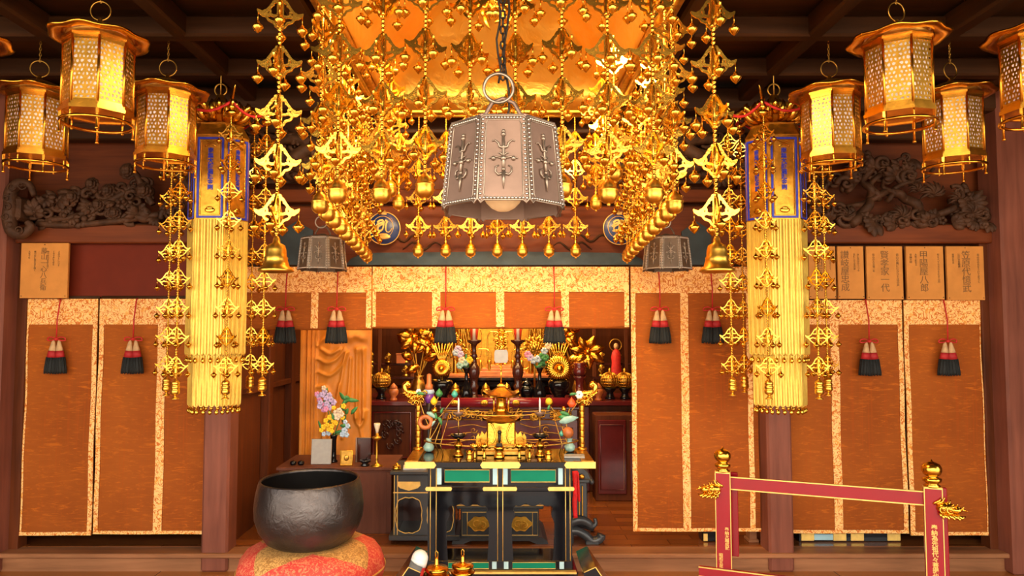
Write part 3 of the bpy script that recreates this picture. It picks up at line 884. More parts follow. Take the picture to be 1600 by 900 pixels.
for i in range(46):
    a = rnd.uniform(0, 6.28); r = .16 * math.sqrt(rnd.random()); x, z = r * cos(a), r * sin(a) * .9
    if i % 2: curl(mb, x, z, rnd.uniform(.03, .055), 1.3, a, rnd.choice((-1, 1)), -rnd.uniform(0, .04), .009)
    else: leafblade(mb, x, z, rnd.uniform(.05, .10), a, .013, -rnd.uniform(0, .04))
mb.ball((0, 0, 0), .09, 12, 8, sc=(1, .6, .9))
mb.tube([(0, 0, .05), (0, 0, .16)], .008, 6)
ob('relief_boss', mb, M['gold_rough'], t, (.0, .1, .37), (0, 0, 0))

# ================================================================ gold pendant strings (canopy)
WING = [([(.10, .96), (.28, .90), (.42, .73), (.58, .57), (.80, .47), (1.0, .52)], .065, .05),
        ([(.97, .48), (.80, .38), (.62, .36), (.44, .42), (.28, .38), (.10, .40)], .055, .05),
        ([(.66, .36), (.54, .22), (.40, .18), (.30, .15), (.22, .03), (.06, -.02)], .045, .05),
        ([(.50, .62), (.44, .54), (.46, .44)], .05, .05),
        ([(.08, 1.02), (.08, -.05)], .085, .08), ([(.20, .98), (.17, 1.06)], .04, .03), ([(.30, .78), (.37, .84)], .035, .025),
        ([(.10, .66), (.22, .58), (.34, .60)], .04, .03), ([(.72, .46), (.74, .56)], .03, .02), ([(.60, .50), (.66, .42)], .055, .055),
        ([(.30, .15), (.36, .24), (.36, .30)], .035, .02), ([(1.0, .50), (1.04, .57)], .04, .02)]
WING2 = [WING[0], WING[1], WING[4], ([(.10, .66), (.40, .64)], .05, .05), ([(.10, .02), (.36, .08), (.60, .22), (.80, .40)], .05, .05), ([(1.0, .50), (1.06, .58)], .05, .03)]
WING = [w_ for i_, w_ in enumerate(WING) if i_ not in (7, 10)]
def crown_mb(wx, hz, nw, th, n=22, m=24, fat=.95, W_=None):
    mb = MB()
    base = MB().fret(strokes([(p_, a_ * fat, b_ * fat) for p_, a_, b_ in (W_ or WING)]), (.0, 1.12, -.10, 1.12), n, m, -th / 2 / wx, th / 2 / wx)
    # wing thickness is in wing units, so scale uniformly in x/y
    for k in range(nw): mb.merge(base, Rz(2 * PI * k / nw) @ S(wx, wx, hz))
    mb.lathe([(.0, -.02 * hz), (.16 * wx, .02 * hz), (.10 * wx, .10 * hz), (.15 * wx, .3 * hz), (.10 * wx, .6 * hz), (.13 * wx, .9 * hz), (.05 * wx, 1.05 * hz)], 8)
    return mb
def drop_mb(s):
    mb = MB().tube([(0, 0, 0), (0, 0, -.030 * s)], .0018 * s, 4)
    mb.lathe([(0, -.028), (.006, -.032), (.007, -.038), (.017, -.046), (.019, -.050), (.012, -.060), (.004, -.068), (0, -.072)], 8, M=S(s))
    return mb
def beads_mb(z0, z1, r, step):
    mb = MB(); n = max(1, int(abs(z1 - z0) / step))
    prof = []
    for k in range(n + 1):
        z = z1 + (z0 - z1) * k / n
        prof += [(r * .35, z), (r * .9, z - step * .25), (r, z - step * .5), (r * .9, z - step * .75)]
    return MB().lathe(prof, 7)
def bell_round(s=1):
    mb = MB().lathe([(.004, .02), (.008, .012), (.006, .006), (.012, 0), (.024, -.012), (.027, -.022), (.0275, -.026), (.032, -.029), (.032, -.033), (.029, -.037), (.031, -.048), (.027, -.062), (.016, -.072), (0, -.076)], 14, M=S(s))
    return mb.ball((0, 0, -.078 * s), .007 * s, 6, 4)
def bell_open(s=1):
    return MB().lathe([(.006, .02), (.010, .012), (.012, 0), (.026, -.008), (.030, -.022), (.031, -.040), (.035, -.046), (.034, -.052), (.040, -.072), (.052, -.080), (.054, -.088), (.046, -.090), (.030, -.080), (.012, -.074), (0, -.074)], 18, M=S(s))
def capsule(s=1):
    return MB().lathe([(.004, .02), (.006, .008), (.016, 0), (.020, -.006), (.020, -.016), (.016, -.019), (.020, -.022), (.021, -.034), (.017, -.037), (.021, -.040), (.021, -.056), (.016, -.062), (.006, -.066), (.005, -.074), (.016, -.080), (.019, -.084), (.008, -.084), (0, -.088)], 12, M=S(s))
UN = .185
G1 = dict(crown=crown_mb(.079, .105, 4, .007, 26, 28).build('crown'), drop=drop_mb(1.15).build('drop'), bell=bell_round(1.15).build('bell'), big=bell_open(1.2).build('bell'))
for k_, m_ in G1.items(): m_.materials.append(M['gold_satin' if k_ in ('bell', 'big') else 'gold'])
BEAD = {}
def canopy_string(x, y, ztop, zbell, nun, lab, group, rz=None, big=False, gm='gold'):
    """a string hung from the rail at ztop; the bell hangs at zbell"""
    x *= 1.015
    t = thing('pendant_string', lab, 'pendant string', (x, y, ztop), 0, group)
    L = ztop - zbell; key = (round(L, 3), gm)
    if key not in BEAD:
        BEAD[key] = beads_mb(-L + .01, .0, .0085, .0165).build('bead_chain'); BEAD[key].materials.append(M['gold'])
    ob('bead_chain', BEAD[key], None, t)
    rr = random.Random(int(x * 1000) + int(y * 777))
    for k in range(nun):
        z = -L + .065 + k * UN
        if z > -.06: break
        a = (rz if rz is not None else rr.uniform(-.5, .5)) + rr.uniform(-.25, .25)
        c = ob('crown', G1['crown'], None, t, (0, 0, z), (0, 0, a))
        for q in range(4):
            A = PI / 2 * q
            ob('drop', G1['drop'], None, c, (.079 * cos(A), .079 * sin(A), .105 * .48), (0, 0, rr.random()))
    ob('bell', G1['big'] if big else G1['bell'], None, t, (0, 0, -L))
    return t
ORD = ['first', 'second', 'third', 'fourth', 'fifth', 'sixth', 'seventh', 'eighth', 'ninth', 'tenth', 'eleventh', 'twelfth']
ZT = 2.975
for i, x in enumerate((-.577, -.418, -.262, -.100, .066, .236, .402, .567)):
    canopy_string(x, 2.56, ZT, 2.135 + (.02 if i in (2, 5) else 0), 5, ORD[i] + ' from left of the eight large gold strings on the canopy front edge', 'gold strings along the canopy front edge', None)
canopy_string(-.795, 2.56, ZT, 1.905, 6, 'long gold string with a wide open bell, hanging alone left of the canopy', 'long corner strings', .1, True)
canopy_string(.790, 2.56, ZT, 1.905, 6, 'long gold string with a wide open bell, hanging alone right of the canopy', 'long corner strings', .1, True)
for i in range(7):
    canopy_string((-.505, -.33, -.17, 0, .16, .33, .50)[i] + .0, 4.54, ZT, 2.135, 5, ORD[i] + ' from left of the seven small gold strings on the canopy back edge', 'gold strings along the canopy back edge', None)
sides = [2.80, 2.98, 3.16, 3.36, 3.56, 3.76, 3.96, 4.16, 4.35, 4.52]
for sx, nm in ((-1, 'left'), (1, 'right')):
    for i, y in enumerate(sides):
        canopy_string(sx * (.70 + .014 * i), y, ZT, 2.135 - .004 * i, 5, ORD[i] + ' from front in the gold string clump along the canopy ' + nm + ' side', 'gold strings down the ' + nm + ' side of the canopy', None)
    for i, y in enumerate((3.25, 3.65, 4.05)):
        canopy_string(sx * (.54 + .012 * i), y, ZT, 2.36, 3, ORD[i] + ' from front of the shorter inner gold strings, canopy ' + nm + ' side', 'inner gold strings on the ' + nm + ' side', None)

# ================================================================ hexagonal gold banners
G2 = dict(crown=crown_mb(.056, .082, 4, .004, 26, 28, .62, WING2).build('crown'), drop=drop_mb(.82).build('drop'), cap=capsule(1.05).build('capsule'))
for k_, m_ in G2.items(): m_.materials.append(M['gold_satin' if k_ == 'cap' else 'gold'])
U2 = .147; L2 = 1.36
bch = beads_mb(-L2 + .01, 0, .0065, .0125).build('bead_chain'); bch.materials.append(M['gold'])
def banner_string(x, y, ztop, lab, group):
    t = thing('pendant_string', lab, 'pendant string', (x, y, ztop), 0, group, BK)
    ob('bead_chain', bch, None, t)
    rr = random.Random(int(x * 1000) + int(y * 777))
    for k in range(9):
        z = -L2 + .045 + k * U2
        c = ob('crown', G2['crown'], None, t, (0, 0, z), (0, 0, rr.uniform(0, 1.2)))
        for q in range(4):
            A = 2 * PI / 4 * q
            ob('drop', G2['drop'], None, c, (.056 * cos(A), .056 * sin(A), .085 * .46), (0, 0, 0))
    ob('capsule', G2['cap'], None, t, (0, 0, -L2 + .01))
BK = 1.12
def hexpts(R, rot=0): return [(R * cos(rot + PI / 3 * k), R * sin(rot + PI / 3 * k)) for k in range(6)]
def face_frame(k, R, z=0):
    """matrix of face k of a hexagon radius R: local x along the face, -y outward"""
    a = PI / 3 * (k + .5); ap = R * cos(PI / 6)
    return T(ap * cos(a), ap * sin(a), z) @ Rz(a + PI / 2)
TXT = text_mb(list('南無大師遍照金剛'), .052, True, .0015, .0012)
def banner(sx, lab):
    Y = 3.70 * BK; X = sx * 1.478 * BK
    side = 'left' if sx < 0 else 'right'
    z0 = 1.18; zw = 1.6 + (1.18 - 1.6) * BK
    t = thing('hanging_banner', lab, 'banner', (X, Y, zw), 0, 'hexagonal gold banners', BK)
    R = .157; t.scale = (BK, BK * .8, BK)
    zz = lambda py: PZ(py, 3.56) - z0
    zt, zp, zf, zb1, zb2 = zz(189), zz(208), zz(341), zz(556), zz(638)
    # box and shoulder
    mb = MB().lathe([(R, zf - .01), (R, zp), (R * 1.02, zp + .004), (R * .80, zt), (R * .84, zt + .008), (R * .4, zt + .02)], 6, smooth=False)
    ob('box_body', mb, M['gold_rough'], t)
    # framed panels
    for k in range(6):
        fr = face_frame(k, R); nm = 'panel'
        h0, h1 = zf + .012, zp - .018; w = R * .5 - .016
        mb = MB()
        for s_ in (-1, 1):
            mb.box((s_ * w, -.004, (h0 + h1) / 2), (.011, .006, h1 - h0), .001, M=fr)
            mb.box((0, -.004, h0 if s_ < 0 else h1), (2 * w + .011, .0055, .011), .001, M=fr)
        p_ = ob('blue_frame', mb, M['blue'], t)
        mb = MB()
        hw = w - .012
        mb.tube([(-hw, -.004, h0 + .012), (-hw, -.004, h1 - .02), (-hw * .6, -.004, h1 - .012), (0, -.004, h1 - .024), (hw * .6, -.004, h1 - .012), (hw, -.004, h1 - .02), (hw, -.004, h0 + .012)], .0022, 5, closed=True, M=fr)
        mb.tube([(-.03, -.006, h1 - .045), (-.015, -.008, h1 - .034), (.0, -.008, h1 - .030), (.015, -.008, h1 - .034), (.03, -.006, h1 - .045)], .004, 5, M=fr)
        mb.ball((0, -.004, h0 + .036), .024, 12, 6, M=fr, sc=(1.1, .25, .6)); mb.ball((0, -.008, h0 + .046), .015, 10, 6, M=fr, sc=(1.1, .3, .5))
        ob('lotus_ornament', mb, M['gold'], t)
        mb = MB(); mb.merge(TXT, fr @ T(0, -.0035, h1 - .05) @ S((h1 - h0 - .11) / (8 * .92 * .052 * 1.36)))
        ob('blue_lettering', mb, M['blue'], t)
    # ribbed fringe: two tiers of gold strips on every face
    for tier, (ra, ztop, zbot, nm) in enumerate(((R * .985, zf, zb1, 'upper_fringe'), (R * .86, zb1 + .03, zb2, 'lower_fringe'))):
        for k in range(6):
            fr = face_frame(k, ra); mb = MB(); n = 5; sw = ra / n
            for i in range(n):
                xc_ = -ra / 2 + sw * (i + .5)
                poly = [(xc_ - sw * .47, ztop), (xc_ - sw * .47, zbot + .012)]
                for q in range(1, 6): a = PI + PI * q / 6; poly.append((xc_ + sw * .47 * cos(a), zbot + .012 + .012 * sin(a)))
                poly += [(xc_ + sw * .47, zbot + .012), (xc_ + sw * .47, ztop)]
                mb.prism(poly, -.003, .002, M=fr)
                pts = [(xc_ - sw * .40, -.004, ztop), (xc_ - sw * .40, -.004, zbot + .012), (xc_ - sw * .2, -.004, zbot + .004), (xc_ + sw * .2, -.004, zbot + .004), (xc_ + sw * .40, -.004, zbot + .012), (xc_ + sw * .40, -.004, ztop)]
                mb.tube(pts, .0028, 5, M=fr); mb.tube([(xc_, -.004, ztop), (xc_, -.004, zbot + .006)], .0036, 5, M=fr)
            ob(nm, mb, M['fringe'], t)
        hp = hexpts(ra)
        for k in range(6):
            a0, a1 = hp[k], hp[(k + 1) % 6]
            for i in range(4):
                u = (i + .5) / 4
                ob('hem_bell', HB, None, t, (a0[0] + (a1[0] - a0[0]) * u, a0[1] + (a1[1] - a0[1]) * u, zbot + .004), label=None)
    # lotus canopy on top with scroll hooks
    zc = zt + .02
    mb = MB().lathe([(.07, 0), (.10, .015), (.125, .05), (.155, .085), (.145, .09), (.10, .085), (.06, .12), (.03, .135), (.02, .16), (0, .165)], 18)
    ob('lotus_cap', mb, M['gold_rough'], t, (0, 0, zc))
    mb = MB()
    for k in range(12):
        a = PI / 6 * k
        for lay in (0, 1):
            R_ = Rz(a + lay * PI / 12)
            q = cat_curve([(.08, 0, .01 + lay * .03), (.13, 0, .03 + lay * .025), (.155 + lay * .015, 0, .07 + lay * .015), (.14 + lay * .02, 0, .105)], 3)
            mb.tube(q, [.012, .016, .02, .021, .02, .018, .014, .010, .006, .004][:len(q)], 6, M=R_ )
    ob('petals', mb, M['gold'], t, (0, 0, zc))
    for k, (hx, hy) in enumerate(hexpts(.25)):
        R_ = Rz(PI / 3 * k); mb = MB()
        q = cat_curve([(.11, 0, .045), (.16, 0, .075), (.205, 0, .055), (.245, 0, .04), (.272, 0, .065), (.255, 0, .095), (.235, 0, .08)], 5); n = len(q)
        mb.tube(q, [.015 - .008 * i / n for i in range(n)], 7, M=R_)
        mb.ball((.25, 0, .045), .020, 8, 6, M=R_)
        for j in range(4): mb.tube([(.25, 0, .05), (.265 + .015 * j, .0, .09 + .012 * j), (.262 + .022 * j, 0, .115 + .008 * j)], [.008, .006, .002], 5, M=R_)
        mb.lathe([(.004, .03), (.026, .022), (.030, .01), (.022, 0), (.008, -.008)], 10, c=(.25, 0, 0), M=R_)
        ob('scroll_hook', mb, M['gold'], t, (0, 0, zc))
    mb = MB()
    for k in range(6):
        a0 = Vector((*hexpts(.26)[k], .07)); a1 = Vector((*hexpts(.26)[(k + 1) % 6], .07))
        pts = [a0.lerp(a1, j / 12) + Vector((0, 0, -.05 * sin(PI * j / 12))) for j in range(13)]
        mb.tube(pts, [.006 + .003 * (j % 2) for j in range(13)], 5)
    ob('red_garland', mb, M['red'], t, (0, 0, zc))
    top = (3.24 - zw) / BK
    mb = MB().tube([(0, 0, zc + .15), (0, 0, top)], .004, 6)
    mb.tube([(.032 * cos(a), 0, zc + .19 + .032 * sin(a)) for a in [2 * PI * q / 20 for q in range(20)]], .005, 6, closed=True)
    ob('hanging_ring', mb, M['gold_dark'], t)
    NM = ['inward', 'rear inward', 'rear', 'outward', 'outer front', 'front']
    for k, (hx, hy) in enumerate(hexpts(.25)):
        xx = hx if sx < 0 else hx
        if sx > 0: w_ = ['outer side', 'outer rear corner', 'inner rear corner', 'inner side', 'inner front corner', 'outer front corner'][k]
        else: w_ = ['inner side', 'inner rear corner', 'outer rear corner', 'outer side', 'outer front corner', 'inner front corner'][k]
        banner_string(X + hx * BK, Y + hy * BK * .8, zw + (zc + .005) * BK, 'slender gold string at the ' + w_ + ' of the ' + side + ' gold banner', 'gold strings around the ' + side + ' banner')
hb = MB().tube([(0, 0, 0), (0, 0, -.016)], .0015, 4).lathe([(0, -.014), (.007, -.018), (.010, -.028), (.011, -.034), (.005, -.042), (0, -.044)], 8)
HB = hb.build('hem_bell'); HB.materials.append(M['gold'])
banner(-1, 'tall hexagonal gold banner with blue framed lettering at the left')
banner(1, 'tall hexagonal gold banner with blue framed lettering at the right')

# ================================================================ pierced gold hanging lanterns
def filigree(w, h, seed):
    rr = random.Random(seed); sites = []
    for j in range(15):
        for i in range(3):
            x = w * (.08 + .15 * i) + rr.uniform(-.03, .03) * w + (.07 * w if j % 2 else 0); z = h * (j + .5) / 15 + rr.uniform(-.2, .2) * h / 15
            sites += [(x, z), (-x, z)]
    A = np.array(sites)
    def f(X, Z):
        d = np.hypot((X[..., None] - A[:, 0]), (Z[..., None] - A[:, 1]) * .80); d.sort(axis=-1)
        metal = (d[..., 1] - d[..., 0]) - w * .064
        rim = np.minimum(np.minimum(w * .46 - np.abs(X), Z - .006), h - .006 - Z)
        return np.minimum(metal, rim)
    return f
def octa(R, k): return (R * cos(PI / 8 + PI / 4 * k), R * sin(PI / 8 + PI / 4 * k))
LW = .142
def lantern_meshes():
    m = {}; w = 2 * LW * sin(PI / 8); ap = LW * cos(PI / 8); H = .325
    m['panel'] = MB().fret(filigree(w, H - .03, 5), (-w / 2, w / 2, 0, H - .03), 44, 120, -.0015, .0015)
    m['post'] = MB().tube([(LW * 1.0, 0, -H / 2), (LW, 0, H / 2)], .0062, 6)
    mb = MB()
    for z, r, hh in ((-H / 2, LW + .012, .016), (-H / 2 + .03, LW + .003, .007), (H / 2 - .02, LW + .004, .008), (H / 2, LW + .008, .014)):
        mb.lathe([(LW - .01, z - hh / 2), (r, z - hh / 2), (r + .003, z), (r, z + hh / 2), (LW - .01, z + hh / 2), (LW - .012, z)], 8, smooth=False, rot=PI / 8)
    m['bands'] = mb
    m['floor_plate'] = MB().lathe([(0, -H / 2 - .004), (LW, -H / 2 - .004), (LW, -H / 2 + .004), (0, -H / 2 + .012)], 8, smooth=False, rot=PI / 8)
    # lobed brim and dome
    V = []; Q = []; N = 64; rings = [(.60, .058), (.80, .035), (1.0, .022), (1.22, .012), (1.42, .016), (1.47, .026), (1.40, .024), (1.2, .020), (1.0, .030), (.80, .045), (.60, .066)]
    for (r, z) in rings:
        for k in range(N):
            a = 2 * PI * k / N; lobe = 1 + (.035 * cos(8 * a) if r > .95 else 0)
            V.append((LW * r * lobe * cos(a), LW * r * lobe * sin(a), H / 2 + z + (.004 * cos(8 * a) * (r - .9) if r > .9 else 0)))
    for i in range(len(rings)):
        j = (i + 1) % len(rings)
        for k in range(N): l = (k + 1) % N; Q.append((i * N + k, i * N + l, j * N + l, j * N + k))
    m['brim'] = MB().add(V, Q, None, True)
    m['dome'] = MB().lathe([(LW * .95, H / 2 + .02), (LW * .92, H / 2 + .045), (LW * .80, H / 2 + .060), (LW * .5, H / 2 + .078), (LW * .2, H / 2 + .09), (.018, H / 2 + .094), (.014, H / 2 + .104), (.008, H / 2 + .115), (0, H / 2 + .118)], 24)
    m['ring'] = MB().tube([(.044 * cos(a), 0, H / 2 + .155 + .044 * sin(a)) for a in [2 * PI * q / 24 for q in range(24)]], .0035, 6, closed=True)
    m['ring'].ball((0, 0, H / 2 + .113), .009, 8, 6)
    m['foot_ring'] = MB().lathe([(LW * .98, -H / 2 - .048), (LW * 1.06, -H / 2 - .048), (LW * 1.06, -H / 2 - .038), (LW * .98, -H / 2 - .038)], 32)
    m['foot_ring'].add([], [])
    m['foot'] = MB().lathe([(.005, -.012), (.0075, -.018), (.005, -.024), (.0055, -.088), (.008, -.094), (.009, -.100), (.0, -.102)], 8, c=(LW * 1.02, 0, -H / 2)).box((LW * 1.02, 0, -H / 2 - .02), (.014, .014, .03), .002)
    m['short_foot'] = MB().lathe([(.0035, 0), (.005, -.02), (.0035, -.03), (.006, -.056), (0, -.06)], 8, c=(LW * 1.02, 0, -H / 2))
    m['paper_liner'] = MB().lathe([(LW * .90, -H / 2 + .012), (LW * .90, H / 2 - .006), (LW * .88, H / 2 - .006), (LW * .88, -H / 2 + .012)], 8, smooth=False, rot=PI / 8)
    out = {k_: v_.build(k_) for k_, v_ in m.items()}
    mats = dict(paper_liner='paper', dome='gold_dark', ring='gold_dark', brim='gold_copper', panel='gold_rough')
    for k_, me in out.items(): me.materials.append(M[mats.get(k_, 'gold_copper')])
    # foot_ring must be a ring: rebuild without caps
    return out
# closed ring (no caps) helper
def ring_mb(r0, r1, z0, z1, n=32):
    V = []; Q = []
    for k in range(n):
        a = 2 * PI * k / n
        for r, z in ((r0, z0), (r1, z0), (r1, z1), (r0, z1)): V.append((r * cos(a), r * sin(a), z))
    for k in range(n):
        b = 4 * k; c = 4 * ((k + 1) % n)
        for i in range(4): j = (i + 1) % 4; Q.append((b + i, b + j, c + j, c + i))
    return MB().add(V, Q, None, True)
LM = lantern_meshes()
me = ring_mb(LW * .98, LW * 1.07, -.1625 - .050, -.1625 - .038).build('foot_ring'); me.materials.append(M['gold_copper']); LM['foot_ring'] = me
def bandset(lst, name):
    me = MB()
    for z, r, hh in lst:
        rot = PI / 8
        for k in range(8):
            a0, a1 = rot + PI / 4 * k, rot + PI / 4 * (k + 1)
            V = []
            for a in (a0, a1):
                for rr_, zz_ in ((LW - .008, z - hh / 2), (r, z - hh / 2), (r, z + hh / 2), (LW - .008, z + hh / 2)): V.append((rr_ * cos(a), rr_ * sin(a), zz_))
            me.add(V, [(i, (i + 1) % 4, (i + 1) % 4 + 4, i + 4) for i in range(4)])
    me = me.build(name); me.materials.append(M['gold_copper']); return me
LM['lower_band'] = bandset([(-.1625, LW + .012, .016), (-.1485, LW + .006, .014), (-.1345, LW + .001, .012)], 'lower_band')
LM['upper_band'] = bandset([(.1425, LW + .004, .012), (.1525, LW + .005, .012), (.1625, LW + .008, .014)], 'upper_band')
me = MB()
for k in range(8):
    a0, a1 = PI / 8 + PI / 4 * k, PI / 8 + PI / 4 * (k + 1); V = []
    for a in (a0, a1):
        for rr_, zz_ in ((LW * .88, -.15), (LW * .90, -.15), (LW * .90, .155), (LW * .88, .155)): V.append((rr_ * cos(a), rr_ * sin(a), zz_))
    me.add(V, [(i, (i + 1) % 4, (i + 1) % 4 + 4, i + 4) for i in range(4)])
me = me.build('paper_liner'); me.materials.append(M['liner']); LM['paper_liner'] = me
def chain_mb(z0, z1, r=.008, th=.0022):
    mb = MB(); n = max(1, int((z1 - z0) / (r * 1.9)))
    for k in range(n + 1):
        z = z0 + (z1 - z0) * k / max(n, 1); R_ = Rz(PI / 2 * (k % 2))
        mb.tube([(r * .6 * cos(a), 0, z + r * sin(a) * 1.15) for a in [2 * PI * q / 8 for q in range(8)]], th, 4, closed=True, M=R_)
    return mb
def pierced_lantern(x, y, z, lab, rz):
    t = thing('hanging_lantern', lab, 'lantern', (x, y, z), rz, 'pierced gold hanging lanterns')
    w = 2 * LW * sin(PI / 8); ap = LW * cos(PI / 8)
    for k in range(8):
        a = PI / 4 * (k + 1)
        ob('filigree_panel', LM['panel'], None, t, ((ap - .002) * cos(a), (ap - .002) * sin(a), -.1625 + .014), (0, 0, a + PI / 2))
        ob('corner_post', LM['post'], None, t, (0, 0, 0), (0, 0, PI / 8 + PI / 4 * k))
        if k % 2 == 0 or True: ob('foot', LM['foot'] if k % 2 == 0 else LM['short_foot'], None, t, (0, 0, 0), (0, 0, PI / 8 + PI / 4 * k))
    for nm, k in (('lower_band', 'lower_band'), ('upper_band', 'upper_band'), ('floor_plate', 'floor_plate'), ('brim', 'brim'), ('dome', 'dome'), ('hanging_ring', 'ring'), ('foot_ring', 'foot_ring'), ('paper_liner', 'paper_liner')):
        ob(nm, LM[k], None, t)
    ob('chain', chain_mb(.1625 + .20, 3.24 - z), M['gold_dark'], t)
    lp = point('lantern_fill', (0, 0, 0), .7, (1.0, .86, .78), .03); lp.parent = t  # added fill so the paper liner shows bright through the filigree
    return t
Yn, Yf = 3.14, 3.69
for (px, Y, z, lab, rz) in (
    (155, Yn, 2.72, 'large pierced gold lantern hanging highest of those at the left', .12),
    (60, Yf, 2.655, 'pierced gold lantern low at the far left above the scroll bracket', .39),
    (261, Yf, 2.660, 'pierced gold lantern touching the left gold banner, second row', .10),
    (1403, Yn, 2.715, 'large pierced gold lantern, highest complete one at the right', .25),
    (1297, Yf, 2.655, 'pierced gold lantern touching the right gold banner, second row', .02),
    (1487, Yf, 2.645, 'pierced gold lantern low at the right, partly behind the large one', .30),
    (1619, Yn, 2.735, 'pierced gold lantern cut off by the right edge of the view', .1),
    (-64, Yn, 2.72, 'pierced gold lantern showing only its brim tip at the left edge of the view', .1)):
    pierced_lantern(PX(px, Y) * (1 + (z - EYE) / Y * .0545), Y, z, lab, rz)

# ================================================================ bronze hexagonal lanterns
def bronze_lantern(x, y, zc, s, lab, rz, top, gl):
    """zc = height of the middle of the shade"""
    t = thing('bronze_lantern', lab, 'lantern', (x, y, zc), rz, None, s)
    R0, R1, h = .171, .148, .225      # bottom and top radius, height of the shade
    n = 8
    mbp = MB(); mbe = MB(); mbs = MB()
    for k in range(n):
        mbo = MB()
        a0 = PI / 8 + PI / 4 * k; a1 = PI / 8 + PI / 4 * (k + 1)
        b0 = Vector((R0 * cos(a0), R0 * sin(a0), -h / 2)); b1 = Vector((R0 * cos(a1), R0 * sin(a1), -h / 2))
        t0 = Vector((R1 * cos(a0), R1 * sin(a0), h / 2)); t1 = Vector((R1 * cos(a1), R1 * sin(a1), h / 2))
        am = (a0 + a1) / 2; nrm = Vector((cos(am), sin(am), .10)).normalized()
        def q(u, v, o=0): return (b0.lerp(b1, u)).lerp(t0.lerp(t1, u), v) + nrm * o
        # notched panel plate
        outl = [(0, .05), (.07, .0), (.13, .035), (.87, .035), (.93, .0), (1, .05), (1, .97), (.93, 1.0), (.07, 1.0), (0, .97)]
        V = [q(u, v, 0) for u, v in outl] + [q(u, v, -.006) for u, v in outl]; m_ = len(outl)
        Q = [tuple(range(m_)), tuple(range(2 * m_ - 1, m_ - 1, -1))] + [(i, (i + 1) % m_, (i + 1) % m_ + m_, i + m_) for i in range(m_)]
        mbp.add(V, Q)
        inn = [(.12, .10), (.12, .90), (.16, .95), (.84, .95), (.88, .90), (.88, .10), (.84, .06), (.16, .06)]
        mbe.tube([q(u, v, .001) for u, v in inn], .0018, 5, closed=True)
        mbe.tube([q(u, v, .0) for u, v in outl], .0032, 5, closed=True)
        for u in (.055, .945):
            for j in range(19): mbs.ball(q(u, .05 + .9 * j / 18, .002), .0038, 6, 4)
        for v in (.025 + .03, .972):
            for j in range(1, 13): mbs.ball(q(.055 + .89 * j / 13, v, .002), .0036, 6, 4)
        # cross-shaped fleur ornament
        def st(pts, r0, r1): mbo.tube([q(.5 + a / .128, .5 + b / .225, .0035) for a, b in pts], [r0 + (r1 - r0) * i / (len(pts) - 1) for i in range(len(pts))], 6)
        mbo.ball(q(.5, .5 + .062 / .225, .003), .0065, 8, 6); mbo.ball(q(.5, .5 + .070 / .225, .003), .005, 8, 6)
        st([(0, .062), (0, .03), (0, 0), (0, -.03)], .004, .0045)
        mbo.ball(q(.5, .5, .003), .008, 8, 6); mbo.ball(q(.5, .5 + .03 / .225, .003), .0055, 8, 6); mbo.ball(q(.5, .5 - .028 / .225, .003), .0055, 8, 6)
        st([(0, -.035), (0, -.055), (0, -.078)], .0068, .001)
        for s_ in (-.85, .85):
            st([(0, 0), (s_ * .018, .003), (s_ * .03, .004), (s_ * .045, -.001)], .003, .001)
            mbo.ball(q(.5 + s_ * .031 / .128, .5, .003), .0062, 8, 5)
            st([(0, .026), (s_ * .012, .030), (s_ * .016, .040), (s_ * .028, .047), (s_ * .036, .044)], .0036, .0015)
            st([(0, .006), (s_ * .010, .014), (s_ * .016, .013)], .003, .0012)
            st([(0, -.038), (s_ * .016, -.042), (s_ * .024, -.034), (s_ * .024, -.022), (s_ * .014, -.018)], .0038, .0015)
        ob('fleur_ornament', mbo, M['bronze_edge'], t)
    BZ = M['bronze'] if gl else M['bronze_shaded']; ob('shade_panels', mbp, BZ, t); ob('panel_edges', mbe, M['bronze_edge'], t); ob('studs', mbs, M['silver'], t); None
    mb = MB().lathe([(R1 * .99, h / 2 - .004), (R1 * 1.0, h / 2 + .004), (R1 * .6, h / 2 + .018), (.03, h / 2 + .026), (.02, h / 2 + .034), (0, h / 2 + .036)], 8, smooth=False, rot=PI / 8)
    ob('top_plate', mb, BZ, t)
    mb = MB()
    mb.tube([(-.052, 0, h / 2 + .01), (-.050, 0, h / 2 + .04), (-.03, 0, h / 2 + .075), (0, 0, h / 2 + .088), (.03, 0, h / 2 + .075), (.050, 0, h / 2 + .04), (.052, 0, h / 2 + .01)], .006, 8)
    ob('bail_handle', mb, BZ, t)
    mb = MB().tube([(-.012 + .040 * cos(a), -.004, h / 2 + .115 + .040 * sin(a)) for a in [2 * PI * q_ / 24 for q_ in range(24)]], .0045, 7, closed=True)
    ob('hanging_ring', mb, M['bronze_edge'], t)
    mb = MB().ball((0, 0, -h / 2 + (.058 if gl else .09)), .055, 16, 10).lathe([(.02, -h / 2 + .09), (.022, -h / 2 + .14), (0, -h / 2 + .15)], 10)
    ob('lamp_globe', mb, M['bulb'], t)
    L = (top - zc) / s
    mb = chain_mb(h / 2 + .15, L, .011, .0028)
    ob('chain', mb, M['iron'], t)
    if gl:
        pts = [(.01 + .008 * sin(q_ * 1.1), .006, h / 2 + .02 + (L - h / 2 - .02) * q_ / 24) for q_ in range(25)]
        ob('lamp_wire', MB().tube(pts, .0035, 5).tube([(-.012 + .006 * sin(q_ * 1.7), .0, h / 2 + .13 + (L - h / 2 - .13) * q_ / 24) for q_ in range(25)], .003, 5), M['iron'], t)
    return t
bronze_lantern(PX(786, 1.88), 1.88, PZ(268, 1.88), 1.0, 'large grey bronze octagonal lantern hanging in front of the canopy centre', 0, 3.24, True)
bronze_lantern(PX(503, 4.3), 4.3, PZ(398, 4.3), .88, 'small shaded bronze octagonal lantern under the left clump of gold strings', .06, 3.24, False)
